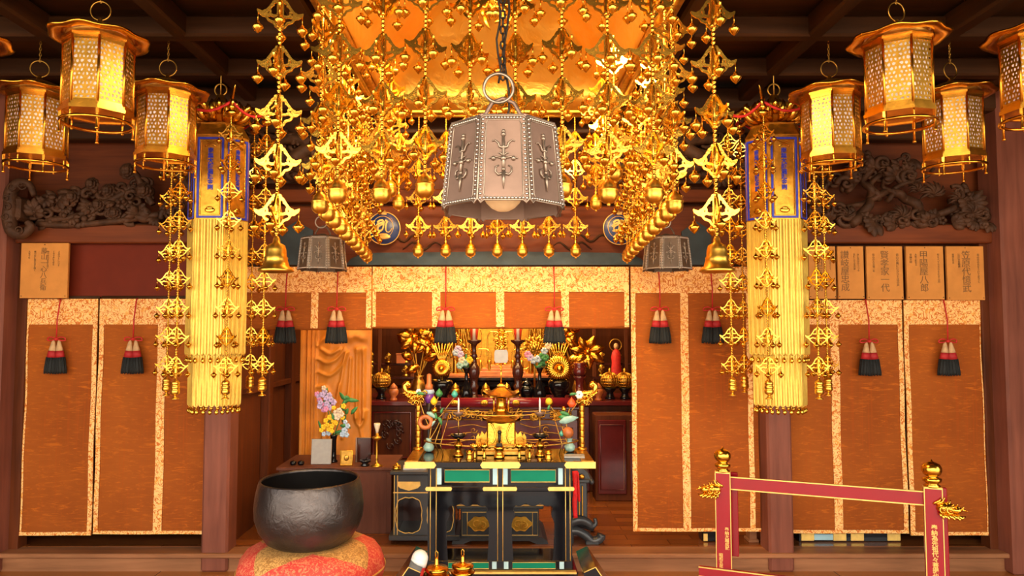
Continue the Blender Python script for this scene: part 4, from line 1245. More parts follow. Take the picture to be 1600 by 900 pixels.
bronze_lantern(PX(1043, 4.3), 4.3, PZ(398, 4.3), .88, 'small shaded bronze octagonal lantern under the right clump of gold strings', -.06, 3.24, False)
# ================================================================ bell bowl on its cushion
bx_, by_ = -.972, 3.70
t = thing('cushion_stand', 'low dark wooden round stand under the bell bowl cushion', 'stand', (bx_, by_, 0))
ob('top', MB().lathe([(.30, .21), (.34, .22), (.34, .25), (.30, .257)], 32), M['wood_dark'], t)
for k in range(4): ob('leg', MB().lathe([(.03, 0), (.036, .02), (.026, .1), (.04, .215)], 10, c=(.24 * cos(PI / 4 + PI / 2 * k), .24 * sin(PI / 4 + PI / 2 * k), 0)), M['wood_dark'], t)
prof = [(0, 0), (.20, 0), (.30, .012), (.355, .05), (.372, .105), (.362, .155), (.33, .198), (.28, .225), (.20, .235), (.10, .225), (0, .222)]
mb = MB().lathe(prof, 64)
V = [];
for p in mb.v:
    a = math.atan2(p[1], p[0]); r = math.hypot(p[0], p[1]); q = 1 + .012 * cos(12 * a) * (r > .25)
    V.append((p[0] * q, p[1] * q, p[2]))
mb.v = V
t = thing('bowl_cushion', 'round red and gold brocade cushion under the big dark bell bowl', 'cushion', (bx_ + .018, by_, .257))
ob('cover', mb, M['cushion'], t)
ob('piping', MB().tube([(.371 * cos(a), .371 * sin(a), .11) for a in [2 * PI * k / 48 for k in range(48)]], .005, 6, closed=True), M['gold_paint'], t)
t = thing('bell_bowl', 'big hammered dark bronze bell bowl resting on the brocade cushion', 'bowl', (bx_, by_, .468), 0, None, .965)
ob('bowl_body', MB().lathe([(0, 0), (.10, .002), (.17, .012), (.225, .045), (.262, .10), (.282, .16), (.286, .22), (.280, .28), (.268, .335), (.262, .352), (.258, .360), (.250, .356), (.250, .345)], 72, caps=False), M['bowl'], t)
ob('bowl_inside', MB().lathe([(.2515, .352), (.254, .33), (.262, .27), (.266, .20), (.25, .11), (.20, .05), (.10, .02), (0, .015)], 64, caps=False), M['bowl_in'], t)

# ================================================================ front lacquer table
TY = 4.10; tx = .015
t = thing('altar_table', 'tall black lacquer table with gold lines and green panels in the middle foreground', 'table', (tx, TY, 0))
zt = .825
def Z(py): return PZ(py, TY)
mb = MB().box((0, .20, zt - .018), (1.09, .44, .036), .004)
ob('tabletop', mb, M['lacquer'], t)
mb = MB()
for (a, b) in ((635, 680), (754, 810), (883, 928)):
    x0, x1 = PX(a, TY) - tx, PX(b, TY) - tx; xc_ = (x0 + x1) / 2
    e0 = .012 if a != 635 else 0; e1 = .012 if b != 928 else 0
    ob('gilt_fitting', MB().prism([(x0, zt - .036), (x0 - e0, zt - .018), (x0, zt + .001), (x1, zt + .001), (x1 + e1, zt - .018), (x1, zt - .036)], -.026, -.016), M['gold_paint'], t)
mb = MB()
for s_ in (-1, 1): mb.box((s_ * .505, .20, zt + .002), (.07, .42, .006), .001)
ob_each('gilt_edge_tray', mb, M['gold_dark'], t)
XL, XR = PX(670, TY) - tx, PX(892, TY) - tx; XM = PX(781.5, TY) - tx
zb_ = Z(889); za = Z(728)
def arch_field(X, Zz):
    rect = np.maximum(np.maximum(XL - X, X - XR), np.maximum(zb_ - .0 - Zz, Zz - Z(768)))
    out = rect
    for c_ in ((PX(731.5, TY) - tx), (PX(832, TY) - tx)):
        hw = .125; top = Z(786); bot = Z(877)
        u = (Zz - bot) / (top - bot)
        wv = hw * (1 - .10 * np.clip(1 - u, 0, 1) ** 2) - .020 * np.exp(-((u - .80) / .1) ** 2)
        wv = np.where(u > .86, wv * np.sqrt(np.clip(1 - ((u - .86) / .16) ** 2, 0, 1)), wv)
        lip = top - .018 * np.abs(np.cos((X - c_) * 38))
        hole = np.maximum(np.abs(X - c_) - wv, np.maximum(bot - Zz, Zz - lip))
        out = np.maximum(out, -hole)
    return out
ob('arched_front', MB().fret(arch_field, (XL - .01, XR + .01, zb_ - .01, za), 120, 90, .0, .02), M['lacquer'], t)
mb = MB()
mb.box(((XL + XR) / 2, .02, (Z(728) + Z(768)) / 2), (XR - XL, .03, Z(728) - Z(768)), .002)
mb.box(((XL + XR) / 2, .01, (Z(876) + Z(890)) / 2), (XR - XL, .03, Z(876) - Z(890)), .002)
ob('frieze', mb, M['lacquer'], t)
mb = MB()
for x in (XL, XR):
    mb.box((x - .012 * (1 if x > 0 else -1), .36, (zb_ + za) / 2), (.03, .03, za - zb_), .002)
    mb.box((x - .012 * (1 if x > 0 else -1), .19, za - .03), (.02, .36, .06), .002)
    mb.box((x - .012 * (1 if x > 0 else -1), .19, zb_ + .02), (.02, .36, .05), .002)
mb.box(((XL + XR) / 2, .36, za - .03), (XR - XL, .02, .06), .002)
ob('rear_frame', mb, M['lacquer'], t)
mb = MB()
mb.box(((XL + XR) / 2, .19, zb_ - .02), (XR - XL + .06, .44, .02), .003); mb.box(((XL + XR) / 2, .19, (zb_ - .03) / 2), (XR - XL + .03, .40, zb_ - .03), .003)
ob('plinth', mb, M['lacquer'], t)
mb = MB()
for (a, b) in ((687, 769), (793, 874)):
    mb.box(((PX(a, TY) + PX(b, TY)) / 2 - tx, -.004, (Z(733) + Z(755)) / 2), (PX(b, TY) - PX(a, TY), .012, Z(733) - Z(755)))
g1 = mb
def quad_frame(a, b, c_, d, th=.003, y=-.004):
    x0, x1, z0, z1 = PX(a, TY) - tx, PX(b, TY) - tx, Z(d), Z(c_)
    return MB().tube([(x0, y, z0), (x1, y, z0), (x1, y, z1), (x0, y, z1)], th, 4, closed=True)
for (a, b) in ((696, 765), (798, 867)): ob('green_panel', MB().box(((PX(a, TY) + PX(b, TY)) / 2 - tx, .002, (Z(734) + Z(753)) / 2), (PX(b, TY) - PX(a, TY), .010, Z(734) - Z(753)), .001), M['green'], t)
for (a, b) in ((702, 764), (800, 866)): ob('green_panel', MB().box(((PX(a, TY) + PX(b, TY)) / 2 - tx, -.008, (Z(878) + Z(887)) / 2), (PX(b, TY) - PX(a, TY), .008, Z(878) - Z(887)), .001), M['green'], t)
for (a, b) in ((684, 691), (770, 777), (786, 793), (871, 878)):
    ob('pale_panel', MB().box(((PX(a, TY) + PX(b, TY)) / 2 - tx, .002, (Z(731) + Z(757)) / 2), (PX(b, TY) - PX(a, TY), .010, Z(731) - Z(757)), .001), M['sky_panel'], t)
for (a, b) in ((769, 776), (787, 794), (872, 879)):
    ob('pale_panel', MB().box(((PX(a, TY) + PX(b, TY)) / 2 - tx, -.008, (Z(877) + Z(888)) / 2), (PX(b, TY) - PX(a, TY), .008, Z(877) - Z(888)), .001), M['sky_panel'], t)
mb = MB()
for (a, b) in ((696, 765), (798, 867)): mb.merge(quad_frame(a, b, 734, 753, .0028, -.004))
for (a, b) in ((702, 764), (800, 866)): mb.merge(quad_frame(a, b, 877.5, 887.5, .0022, -.013))
for px in (674, 683, 777.5, 785.5, 882, 889):
    mb.tube([(PX(px, TY) - tx, -.001, Z(888)), (PX(px, TY) - tx, -.001, Z(729))], .0026, 4)
mb.box(((XL + XR) / 2, -.006, Z(729.5)), (XR - XL + .05, .02, .009), .001)
mb.box(((XL + XR) / 2, -.02, Z(892)), (XR - XL + .04, .04, .010), .001)
for (a, b) in ((668, 706), (756, 806), (856, 894)):
    x0, x1 = PX(a, TY) - tx, PX(b, TY) - tx
    mb.prism([(x0, Z(766)), (x0 - .006, Z(763)), (x0, Z(760)), (x1, Z(760)), (x1 + .006, Z(763)), (x1, Z(766))], -.018, -.006)
ob('gilt_lines', mb, M['gold_paint'], t)
ob('middle_rail', MB().box(((XL + XR) / 2, -.001, Z(763)), (XR - XL, .014, .018), .002), M['lacquer'], t)

# helper to place things on the table top
def on(px, Y, z): return (PX(px, Y), Y, z)
def dz(p, Y): return p * Y / F
# pagoda shaped gilt incense burner
Yp = 4.36; k_ = dz(1, Yp)
t = thing('gilt_pagoda', 'gold two-roofed pagoda-shaped burner at the centre of the lacquer table', 'pagoda', on(783, Yp, zt + .004))
def roof(mb, r, z0, z1, n=4, up=.02):
    """curved square roof"""
    rows = 9; seg = 40; V = []; Q = []
    for i in range(rows):
        u = i / (rows - 1); rr = r * (1 - u) ** 1.0 * 1 + .018 * u; z = z0 + (z1 - z0) * (u ** 1.35)
        for k in range(seg):
            a = 2 * PI * k / seg; c4 = abs(cos(2 * (a)))  # corners on the diagonals
            f = 1 / max(abs(cos(a)), abs(sin(a))); f = 1 + (f - 1) * .75
            V.append((rr * f * cos(a), rr * f * sin(a), z + up * (1 - u) ** 3 * (f - 1) * 2.6))
    for i in range(rows - 1):
        for k in range(seg): l = (k + 1) % seg; Q.append((i * seg + k, i * seg + l, (i + 1) * seg + l, (i + 1) * seg + k))
    Q.append(tuple(range(seg))[::-1]); Q.append(tuple((rows - 1) * seg + k for k in range(seg)))
    mb.add(V, Q, None, True)
H = lambda y: (705 - y) * k_
mb = MB(); roof(mb, 30 * k_, H(619), H(603), up=.05); mb.box((0, 0, H(602)), (.05, .05, .008), .001); ob('upper_roof', mb, M['gold_dark'], t)
mb = MB(); roof(mb, 31 * k_, H(657), H(641), up=.045); ob('lower_roof', mb, M['gold_dark'], t)
mb = MB().lathe([(.040, H(642)), (.044, H(639)), (.034, H(636)), (.030, H(630)), (.032, H(622)), (.042, H(619)), (.060, H(616.5)), (.0, H(616))], 20)
for s_ in (-1, 1):
    for q in (-1, 1): mb.lathe([(.006, H(641)), (.0055, H(628)), (.008, H(618))], 8, c=(s_ * .045, q * .045, 0))
mb.box((0, 0, H(618)), (.14, .14, .008), .002)
ob('upper_storey', mb, M['gold'], t)
mb = MB().box((0, 0, H(674)), (44 * k_, .12, 36 * k_), .008)
for s_ in (-1, 1):
    mb.tube(cat_curve([(s_ * .062, -.06, H(658)), (s_ * .040, -.066, H(668)), (s_ * .036, -.068, H(680)), (s_ * .055, -.068, H(690))]), .006, 6)
    mb.ball((s_ * .05, -.055, H(660)), .008, 8, 6)
ob('lower_storey', mb, M['gold'], t)
mb = MB()
for s_ in (-1, 1):
    poly = [(s_ * .07, H(692)), (s_ * .15, H(692)), (s_ * .152, H(680)), (s_ * .138, H(674)), (s_ * .130, H(679)), (s_ * .118, H(671)), (s_ * .10, H(676)), (s_ * .085, H(670)), (s_ * .07, H(678))]
    mb.prism(poly, -.04, .01)
    curl(mb, s_ * .115, H(684), .020, 1.2, 0, s_, -.045, .004); curl(mb, s_ * .14, H(685), .013, 1.2, 0, -s_, -.045, .003)
ob('shell_scrolls', mb, M['gold_rough'], t)
mb = MB().box((0, 0, H(692)), (80 * k_, .15, 6 * k_), .004).box((0, 0, H(697)), (60 * k_, .14, 5 * k_), .003).box((0, 0, H(702.5)), (74 * k_, .16, 6 * k_), .003)
for i in range(9):
    mb.ball(((-1 + 2 * i / 8) * 36 * k_, -.07, H(694)), .011, 8, 5)
ob('tiered_base', mb, M['gold_dark'], t)
mb = MB().tube([(0, 0, H(602)), (0, 0, H(568))], .0045, 8)
mb.box((0, 0, H(601)), (.03, .03, .01), .002)
ob('finial_stem', mb, M['gold'], t)
mb = MB().prism([( (-.026 + .008 * (i // 2 == 0) * 0) if False else x, z) for i, (x, z) in enumerate([(-.034, H(567)), (.034, H(567)), (.042, H(563)), (.042, H(551)), (.034, H(547)), (-.034, H(547)), (-.042, H(551)), (-.042, H(563))])], -.004, .004)
ob('finial_plaque', mb, M['stone'], t)
# incense stick cup before it
t = thing('incense_holder', 'small brass incense holder with a dark stick before the gold pagoda', 'incense holder', on(780, 4.20, zt))
ob('cup', MB().lathe([(.030, 0), (.034, .008), (.026, .02), (.022, .035), (.030, .055), (.032, .065), (.026, .068), (.024, .05), (0, .045)], 18), M['gold_copper'], t)
ob('holder_block', MB().box((0, 0, .078), (.036, .036, .022), .004), M['iron'], t)
ob('stick', MB().tube([(0, 0, .085), (.001, 0, .105), (.002, 0, .145)], [.004, .008, .010], 8).ball((.002, 0, .15), .013, 8, 6), M['iron'], t)
# gilt corner posts of the table
for s_, px, lab in ((-1, 655, 'gold post with a curled dragon-scroll head at the left end of the lacquer table'), (1, 908, 'gold post with a curled dragon-scroll head at the right end of the lacquer table')):
    Yq = 4.46; kk = dz(1, Yq); hh = lambda y: (703 - y) * kk
    t = thing('scroll_post', lab, 'post', on(px, Yq, zt + .004), 0, None)
    mb = MB()
    for j in range(7):
        mb.lathe([(.016, j * .04), (.018, j * .04 + .006), (.015, j * .04 + .02), (.018, j * .04 + .034), (.016, j * .04 + .04)], 10)
    mb.lathe([(.030, 0), (.032, .01), (.018, .018)], 12)
    ob('shaft', mb, M['gold_rough'], t)
    mb = MB()
    mb.lathe([(.018, .275), (.03, .285), (.028, .30), (.045, .325), (.055, .345), (.03, .35), (0, .35)], 12)
    for j in range(14):
        a = j * 2.4; rr_ = .03 + .002 * j
        curl(mb, s_ * .012 + rr_ * cos(a) * .9, .29 + .005 * j, .018, 1.2, a, 1, rr_ * sin(a) - .02, .006)
    for j in range(5): leafblade(mb, s_ * (.0 + .015 * j), .30 + .012 * j, .05, 0 if s_ > 0 else 2.4, .009, -.03)
    ob('foliate_capital', mb, M['gold'], t)
    q = cat_curve([(s_ * -.03, 0, .352), (s_ * .04, 0, .352), (s_ * .075, 0, .362), (s_ * .088, 0, .395), (s_ * .07, 0, .415), (s_ * .055, 0, .398)], 5); n = len(q)
    ob('curled_head', MB().tube(q, [.012 + .006 * sin(PI * i / n) for i in range(n)], 8).ball((s_ * .066, 0, .402), .020, 10, 6, sc=(1, .6, 1)), M['gold'], t)
# brass guard rails
def oval(cx, cy, rx, ry, z, r, n=56): return MB().tube([(cx + rx * cos(a), cy + ry * sin(a), z + .018 * abs(cos(a)) ** 2) for a in [2 * PI * k / n for k in range(n)]], r, 6, closed=True)
t = thing('guard_rail', 'thin brass double oval rail around the gold pagoda on the lacquer table', 'rail', (PX(783, 4.36), 4.36, zt))
mb = oval(0, 0, .47, .13, .058, .0042); ob('lower_ring', mb, M['gold_dark'], t)
mb = oval(0, .03, .36, .10, .235, .0036); ob('upper_ring', mb, M['gold_dark'], t)
mb = MB()
for a in (.25, PI - .25, PI + .5, -.5): mb.tube([(.40 * cos(a), .11 * sin(a), 0), (.42 * cos(a), .115 * sin(a), .06), (.36 * cos(a), .03 + .10 * sin(a), .245)], .003, 5)
ob_each('upright', mb, M['gold_dark'], t)
# oil lamps / slender candle stands
for px, lab in ((717, 'slim candle stand with a black bowl, left of the gold pagoda'), (843, 'slim candle stand with a black bowl, right of the gold pagoda')):
    Yq = 4.26; kk = dz(1, Yq); hh = lambda y: (712 - y) * kk
    t = thing('candle_stand', lab, 'candle stand', on(px, Yq, zt), 0, None)
    ob('brass_foot', MB().lathe([(.030, 0), (.032, .01), (.018, .022), (.016, .045), (.026, .058), (.028, .07), (.012, .085), (.008, .10), (0, .10)], 16), M['gold_copper'], t)
    ob('black_bowl', MB().lathe([(.006, .10), (.03, .108), (.048, .122), (.052, .130), (.047, .128), (.02, .118), (0, .116)], 22), M['lacquer'], t)
    ob('stem', MB().tube([(0, 0, .118), (0, 0, hh(648))], .0042, 6), M['gold_dark'], t)
    ob('drip_pan', MB().lathe([(.004, hh(652)), (.02, hh(649)), (.034, hh(645)), (.032, hh(644)), (0, hh(647))], 18), M['bronze'], t)
    ob('candle', MB().lathe([(.006, hh(646)), (.0055, hh(626)), (.001, hh(622)), (0, hh(622))], 8), M['white'], t)
for px, lab in ((742, 'outermost small gold lotus cup left of the pagoda base'), (757, 'small gold lotus cup nearest the pagoda base on its left'), (811, 'small gold lotus cup nearest the pagoda base on its right'), (827, 'outermost small gold lotus cup right of the pagoda base')):
    t = thing('offering_cup', lab, 'cup', on(px, 4.20, zt), 0, 'small gold cups before the pagoda')
    ob('foot', MB().lathe([(.014, 0), (.008, .01), (.007, .05), (.012, .058)], 12), M['gold'], t)
    mb = MB().lathe([(.008, .054), (.022, .062), (.027, .078), (.022, .076), (0, .066)], 14)
    for j in range(6): mb.ball((.022 * cos(j * PI / 3), .022 * sin(j * PI / 3), .074), .008, 6, 4)
    ob('cup', mb, M['gold'], t)
for px, lab in ((734, 'copper coloured cup standing low at the left front of the lacquer tabletop'), (856, 'copper coloured cup standing low at the right front of the lacquer tabletop')):
    t = thing('copper_cup', lab, 'cup', on(px, 4.17, zt))
    ob('cup_body', MB().lathe([(.018, 0), (.022, .004), (.016, .012), (.018, .03), (.022, .046), (.020, .046), (.016, .03), (0, .028)], 16), M['gold_copper'], t)
    ob('foot_rim', MB().lathe([(.022, 0), (.024, .003), (.018, .006)], 16), M['gold_copper'], t)
o = ob('folded_paper', MB().box((0, 0, .007), (.12, .085, .012), .002, rz=-.08), M['stone'], None, on(896, 4.22, zt)); tag(o, 'grey folded paper lying on the right end of the lacquer tabletop', 'paper')
# decorated branches with coloured fruit
def leafm(mb, c, ln, w, ax, az):
    q = [(0, 0, 0), (ln * .3, 0, .004), (ln * .7, 0, .003), (ln, 0, 0)]
    mb.tube(q, [w * .3, w, w * .75, w * .08], 7, M=T(*c) @ Rz(ax) @ Ry(-az) @ S(1, .45, 1))
def branch(px, Yq, lab, leaves, fruits, stems):
    kk = dz(1, Yq)
    t = thing('ornament_branch', lab, 'ornament', on(px, Yq, zt + .004))
    ob('vase', MB().lathe([(.018, 0), (.030, .01), (.034, .03), (.020, .05), (.014, .07), (.018, .08), (.012, .08), (0, .075)], 16), M['leaf_pale'], t)
    mb = MB(); base = 705
    for pts in stems: mb.tube(cat_curve([((a - px) * kk, 0.0, (base - b) * kk) for a, b in pts], 4), .0035, 5)
    ob('stem', mb, M['gold_dark'], t)
    for (a, b, ln, ang, m_) in leaves:
        mb = MB(); leafm(mb, ((a - px) * kk, -.015, (base - b) * kk), ln * kk, ln * kk * .22, 0, ang); ob('leaf', mb, M[m_], t)
    for (a, b, r, m_, sh) in fruits:
        r *= kk; c = ((a - px) * kk, -.01, (base - b) * kk); mb = MB()
        if sh == 'drop': mb.lathe([(0, -r), (r * .6, -r * .75), (r, -r * .1), (r * .75, r * .5), (r * .2, r * 1.1), (0, r * 1.5)], 12, c=c)
        elif sh == 'flower':
            for j in range(6): mb.ball((c[0] + r * .6 * cos(j * PI / 3), c[1], c[2] + r * .6 * sin(j * PI / 3)), r * .5, 7, 5, sc=(1, .5, 1))
        elif sh == 'ring': mb.tube([(c[0] + r * cos(q), c[1], c[2] + r * .95 * sin(q)) for q in [2 * PI * j / 20 for j in range(20)]], r * .38, 7, closed=True)
        else: mb.ball(c, r, 10, 7)
        ob('fruit' if sh != 'flower' else 'flower', mb, M[m_], t)
branch(671, 4.40, 'branch hung with green leaves and yellow fruit at the left of the lacquer table',
    [(668, 645, 18, -.55, 'leaf_pale'), (684, 655, 12, 1.8, 'leaf'), (686, 652, 14, -1.2, 'leaf'), (672, 668, 14, .8, 'leaf_pale'), (652, 616, 14, -.1, 'leaf'), (690, 647, 10, 1.2, 'leaf')],
    [(679, 628, 6, 'yellow', 'drop'), (687, 616, 6, 'leaf', 'drop'), (711, 617, 5.5, 'teal', 'drop'), (666, 660, 9, 'terracotta', 'ring'), (655, 613, 4, 'white', 'flower'), (680, 642, 5, 'gold', 'ball')],
    [[(671, 700), (673, 680), (676, 660), (679, 640), (687, 618)], [(676, 660), (690, 650), (700, 636), (711, 622)], [(673, 672), (664, 650), (656, 625)], [(671, 690), (682, 672), (690, 655)]])
branch(889, 4.40, 'branch hung with a red fruit and green leaves at the right of the lacquer table',
    [(873, 660, 30, .25, 'leaf_pale'), (872, 652, 16, -.1, 'leaf'), (874, 645, 16, -.3, 'leaf'), (889, 618, 12, .1, 'leaf'), (856, 642, 10, 1.3, 'leaf')],
    [(892, 631, 7, 'orange', 'drop'), (857, 628, 5.5, 'yellow', 'ball'), (904, 618, 6, 'white', 'flower'), (876, 678, 4, 'teal', 'drop'), (880, 640, 4, 'gold', 'ball'), (886, 676, 9, 'terracotta', 'ball')],
    [[(889, 700), (887, 680), (884, 660), (890, 636)], [(884, 662), (870, 650), (858, 634)], [(890, 645), (900, 632), (903, 620)]])
t = thing('stacked_jar', 'small orange, blue and purple stacked jar at the left of the lacquer table', 'jar', on(671, 4.47, zt + .004))
kk = dz(1, 4.47); hh = lambda y: (703 - y) * kk
ob('stand', MB().lathe([(.02, 0), (.010, .02), (.008, hh(645)), (.02, hh(632)), (0, hh(632))], 12), M['iron'], t)
ob('purple_tier', MB().lathe([(.014, hh(633)), (.030, hh(627)), (.032, hh(618)), (0, hh(618))], 14), M['purple'], t)
ob('blue_tier', MB().lathe([(.032, hh(618)), (.036, hh(615)), (.030, hh(611)), (0, hh(611))], 14), M['blue_petal'], t)
ob('orange_neck', MB().lathe([(.026, hh(611)), (.024, hh(604)), (.016, hh(602)), (.014, hh(588)), (0, hh(586))], 12), M['terracotta'], t)

# ================================================================ side stands on the raised floor
FZ = .130
def gline(mb, pts, r=.003): mb.tube(pts, r, 5, closed=True)
Ys = 4.86; kk = dz(1, Ys); X0, X1 = PX(617, Ys), PX(714, Ys); xc_ = (X0 + X1) / 2; w = X1 - X0
zz = lambda y: PZ(y, Ys) - FZ
t = thing('lacquer_stand', 'grey black lacquer side stand with a cusped opening, left of the front table', 'stand', (xc_, Ys, FZ))
def cusp(X, Zz):
    r = np.maximum(np.abs(X) - w / 2 + .008, np.maximum(zz(842) - Zz, Zz - zz(742)))
    for c_ in (-w / 4, w / 4):
        u = np.abs(X - c_); hw = .088; v0, v1 = zz(832), zz(777)
        m_ = (v0 + v1) / 2; hv = (v1 - v0) / 2
        hole = (u / hw) ** 3.2 + (np.abs(Zz - m_) / hv) ** 3.2 - 1 + .10 * np.cos(12 * np.arctan2(Zz - m_, (X - c_) * 1.4))
        r = np.maximum(r, -hole * .05)
    return r
ob('front_frame', MB().fret(cusp, (-w / 2, w / 2, 0, zz(740)), 100, 90, -.01, .012), M['lacquer_soft'], t)
mb = MB().box((0, .17, zz(738)), (w + .04, .40, .022), .003).box((0, .17, zz(839)), (w + .05, .40, .035), .004)
ob_each('board', mb, M['lacquer_soft'], t)
mb = MB().box((-w / 2 + .015, .17, .24), (.02, .34, .44)).box((w / 2 - .015, .17, .24), (.02, .34, .44)).box((0, .34, .24), (w, .015, .44))
ob_each('side_panel', mb, M['brown_dark'], t)
mb = MB()
for c_ in (-w / 4, w / 4):
    pts = []
    for i in range(48):
        a = 2 * PI * i / 48; m_ = (zz(832) + zz(777)) / 2; hv = (zz(777) - zz(832)) / 2
        f = (abs(cos(a)) ** 3.2 + abs(sin(a)) ** 3.2) ** (-1 / 3.2) * (1 - .02 * cos(12 * a)); pts.append((c_ + .088 * f * cos(a), -.012, m_ + hv * f * sin(a)))
    gline(mb, pts, .0035)
mb.box((0, -.014, zz(769)), (w, .006, .006)); mb.box((0, -.016, zz(836)), (w + .02, .006, .005))
for x in (-w / 2 + .03, -w / 2 + .008): mb.box((x, -.012, (zz(742) + zz(836)) / 2), (.004, .005, zz(742) - zz(836)))
for c_ in (-w / 4, w / 4):
    mb.prism([(c_ - .075, zz(752)), (c_ - .078, zz(758)), (c_ - .06, zz(762)), (c_ - .03, zz(764)), (c_, zz(766)), (c_ + .03, zz(764)), (c_ + .06, zz(762)), (c_ + .078, zz(758)), (c_ + .075, zz(752))], -.016, -.011)
ob('gilt_trim', mb, M['gold_paint'], t)
ztop = FZ + zz(738) + .011
for i, (px, wd, m_, nm, lab) in enumerate(((650, .16, 'paper', 'paper_stack', 'pale papers on the left lacquer side stand'),)):
    o = ob(nm, MB().box((0, 0, .006), (wd, .12, .012), .002, rz=.1).box((.01, .01, .016), (wd * .9, .11, .008), .002, rz=-.06), M[m_], None, (PX(px, 4.95), 4.95, ztop)); tag(o, lab, 'papers')
t = thing('gilt_box', 'small round gilt box at the left corner of the lacquer side stand', 'box', (PX(622, 4.9), 4.90, ztop))
ob('box_body', MB().lathe([(.026, 0), (.030, .006), (.028, .02), (.0, .02)], 16), M['gold'], t); ob('lid', MB().lathe([(.030, .02), (.026, .03), (.012, .034), (.01, .044), (0, .046)], 16), M['gold'], t)
t = thing('sutra_book', 'thick gilt-covered book on the left lacquer side stand', 'book', (PX(664, 5.05), 5.05, ztop))
ob('pages', MB().box((0, 0, .028), (.20, .15, .035), .002), M['cream'], t); ob('cover', MB().box((0, 0, .050), (.21, .16, .008), .002).box((0, 0, .006), (.21, .16, .008), .002), M['gold_dark'], t)
# low stand seen between the legs of the front table
Ys = 4.88; X0, X1 = PX(714, Ys), PX(848, Ys); xc_ = (X0 + X1) / 2; w = X1 - X0; zz = lambda y: PZ(y, Ys) - FZ
t = thing('low_stand', 'low black lacquer stand with gold medallions seen between the legs of the front table', 'stand', (xc_, Ys, FZ))
mb = MB().box((0, .20, (zz(840) + zz(790)) / 2), (w - .06, .40, zz(790) - zz(840)), .004).box((0, .20, zz(792)), (w, .44, .022), .006)
mb.prism([(-w / 2 - .03, 0), (-w / 2 + .05, 0), (-w / 2 + .10, .02), (w / 2 - .10, .02), (w / 2 - .05, 0), (w / 2 + .03, 0), (w / 2 + .02, zz(843)), (w / 2 - .01, zz(838)), (-w / 2 + .01, zz(838)), (-w / 2 - .02, zz(843))], -.03, .42)
mb.box((0, .2, zz(777)), (w - .1, .36, .09), .01)
ob('body', mb, M['lacquer_soft'], t)
mb = MB()
x0, x1 = -w / 2 + .04, w / 2 - .04
for (a, b, c_, d) in ((x0, x1, zz(800), zz(836)),): gline(mb, [(a, -.004, d), (b, -.004, d), (b, -.004, c_), (a, -.004, c_)])
for x in (x0 + .035, x1 - .035, -.0): mb.tube([(x, -.004, zz(836)), (x, -.004, zz(800))], .0022, 4)
mb.box((0, -.024, zz(788)), (w, .006, .004))
ob('gilt_lines', mb, M['gold_paint'], t)
for s_ in (-1, 1):
    mb = MB(); c_ = s_ * (w / 4 - .008)
    poly = [(c_ + .075 * cos(a) * (1 + .08 * cos(4 * a)), zz(818) + .048 * sin(a) * (1 + .12 * cos(6 * a))) for a in [2 * PI * i / 36 for i in range(36)]]
    mb.prism(poly, -.010, -.003)
    curl(mb, c_ - .022, zz(818), .026, 1.3, .5, 1, -.012, .005); curl(mb, c_ + .026, zz(820), .024, 1.3, 2, -1, -.012, .005); mb.tube([(p[0] * 1 + (c_ - p[0]) * .1, -.011, p[1]) for p in poly], .003, 5, closed=True)
    ob('gold_medallion', mb, M['gold_rough'], t)
# right carved stand with red cloth
Ys = 4.86; zz = lambda y: PZ(y, Ys) - FZ; xo = PX(900, Ys); xx = lambda p: PX(p, Ys) - xo
t = thing('scroll_foot_stand', 'grey black scroll-footed stand at the right of the front table', 'stand', (xo, Ys, FZ))
mb = MB().box((xx(890), .15, zz(784)), (xx(918) - xx(866), .28, zz(752) - zz(818)), .006)
mb.box((xx(892), .15, zz(751)), (xx(926) - xx(860), .34, .03), .008); mb.ball((xx(922), -.02, zz(752)), .018, 8, 6)
mb.prism([(xx(884), zz(750)), (xx(921), zz(750)), (xx(916), zz(738)), (xx(905), zz(729)), (xx(893), zz(727)), (xx(884), zz(727))], 0, .3)
ob('cabinet', mb, M['lacquer_soft'], t)
mb = MB()
q = cat_curve([(xx(880), 0, zz(822)), (xx(900), 0, zz(812)), (xx(915), 0, zz(816)), (xx(922), 0, zz(822)), (xx(928), 0, zz(818)), (xx(927), 0, zz(810))], 4)
mb.tube(q, [.034, .034, .036, .036, .036, .034, .032, .03, .028, .028, .026, .024, .022, .02, .018, .016, .015, .014, .013, .012, .012][:len(q)], 10)
q = cat_curve([(xx(880), 0, zz(832)), (xx(898), 0, zz(829)), (xx(912), 0, zz(836)), (xx(922), 0, zz(845)), (xx(934), 0, zz(842)), (xx(937), 0, zz(835))], 4)
mb.tube(q, [.03 for _ in q], 10); mb.box((xx(922), 0, .012), (.09, .06, .024), .004)
mb.box((xx(880), .02, .05), (.12, .10, .10), .01)
mb.tube([(xx(880), .28, zz(832)), (xx(912), .28, zz(836)), (xx(934), .28, .03)], .03, 8)
ob('scroll_feet', mb, M['lacquer_soft'], t)
mb = MB()
for p in (903, 908): mb.box((xx(p), -.004, zz(785)), (.008, .008, zz(760) - zz(812)), .002)
mb.ball((xx(907), -.02, zz(744)), .016, 10, 7, sc=(1.3, .6, 1))
ob('gilt_trim', mb, M['gold_rough'], t)
mb = MB().tube(cat_curve([(0, 0, .0), (.004, 0, -.12), (-.004, 0, -.22), (.002, 0, -.31)]), [.020 - .0003 * i for i in range(19)], 8, M=S(1, .4, 1))
mb.tube(cat_curve([(.018, -.004, -.01), (.022, -.006, -.12), (.026, -.004, -.20)]), .009, 6)
ob('red_sash', mb, M['red_cloth'], t, (PX(897, 4.80) - xo, -.06, PZ(736, 4.80) - FZ), label='bright red sash')

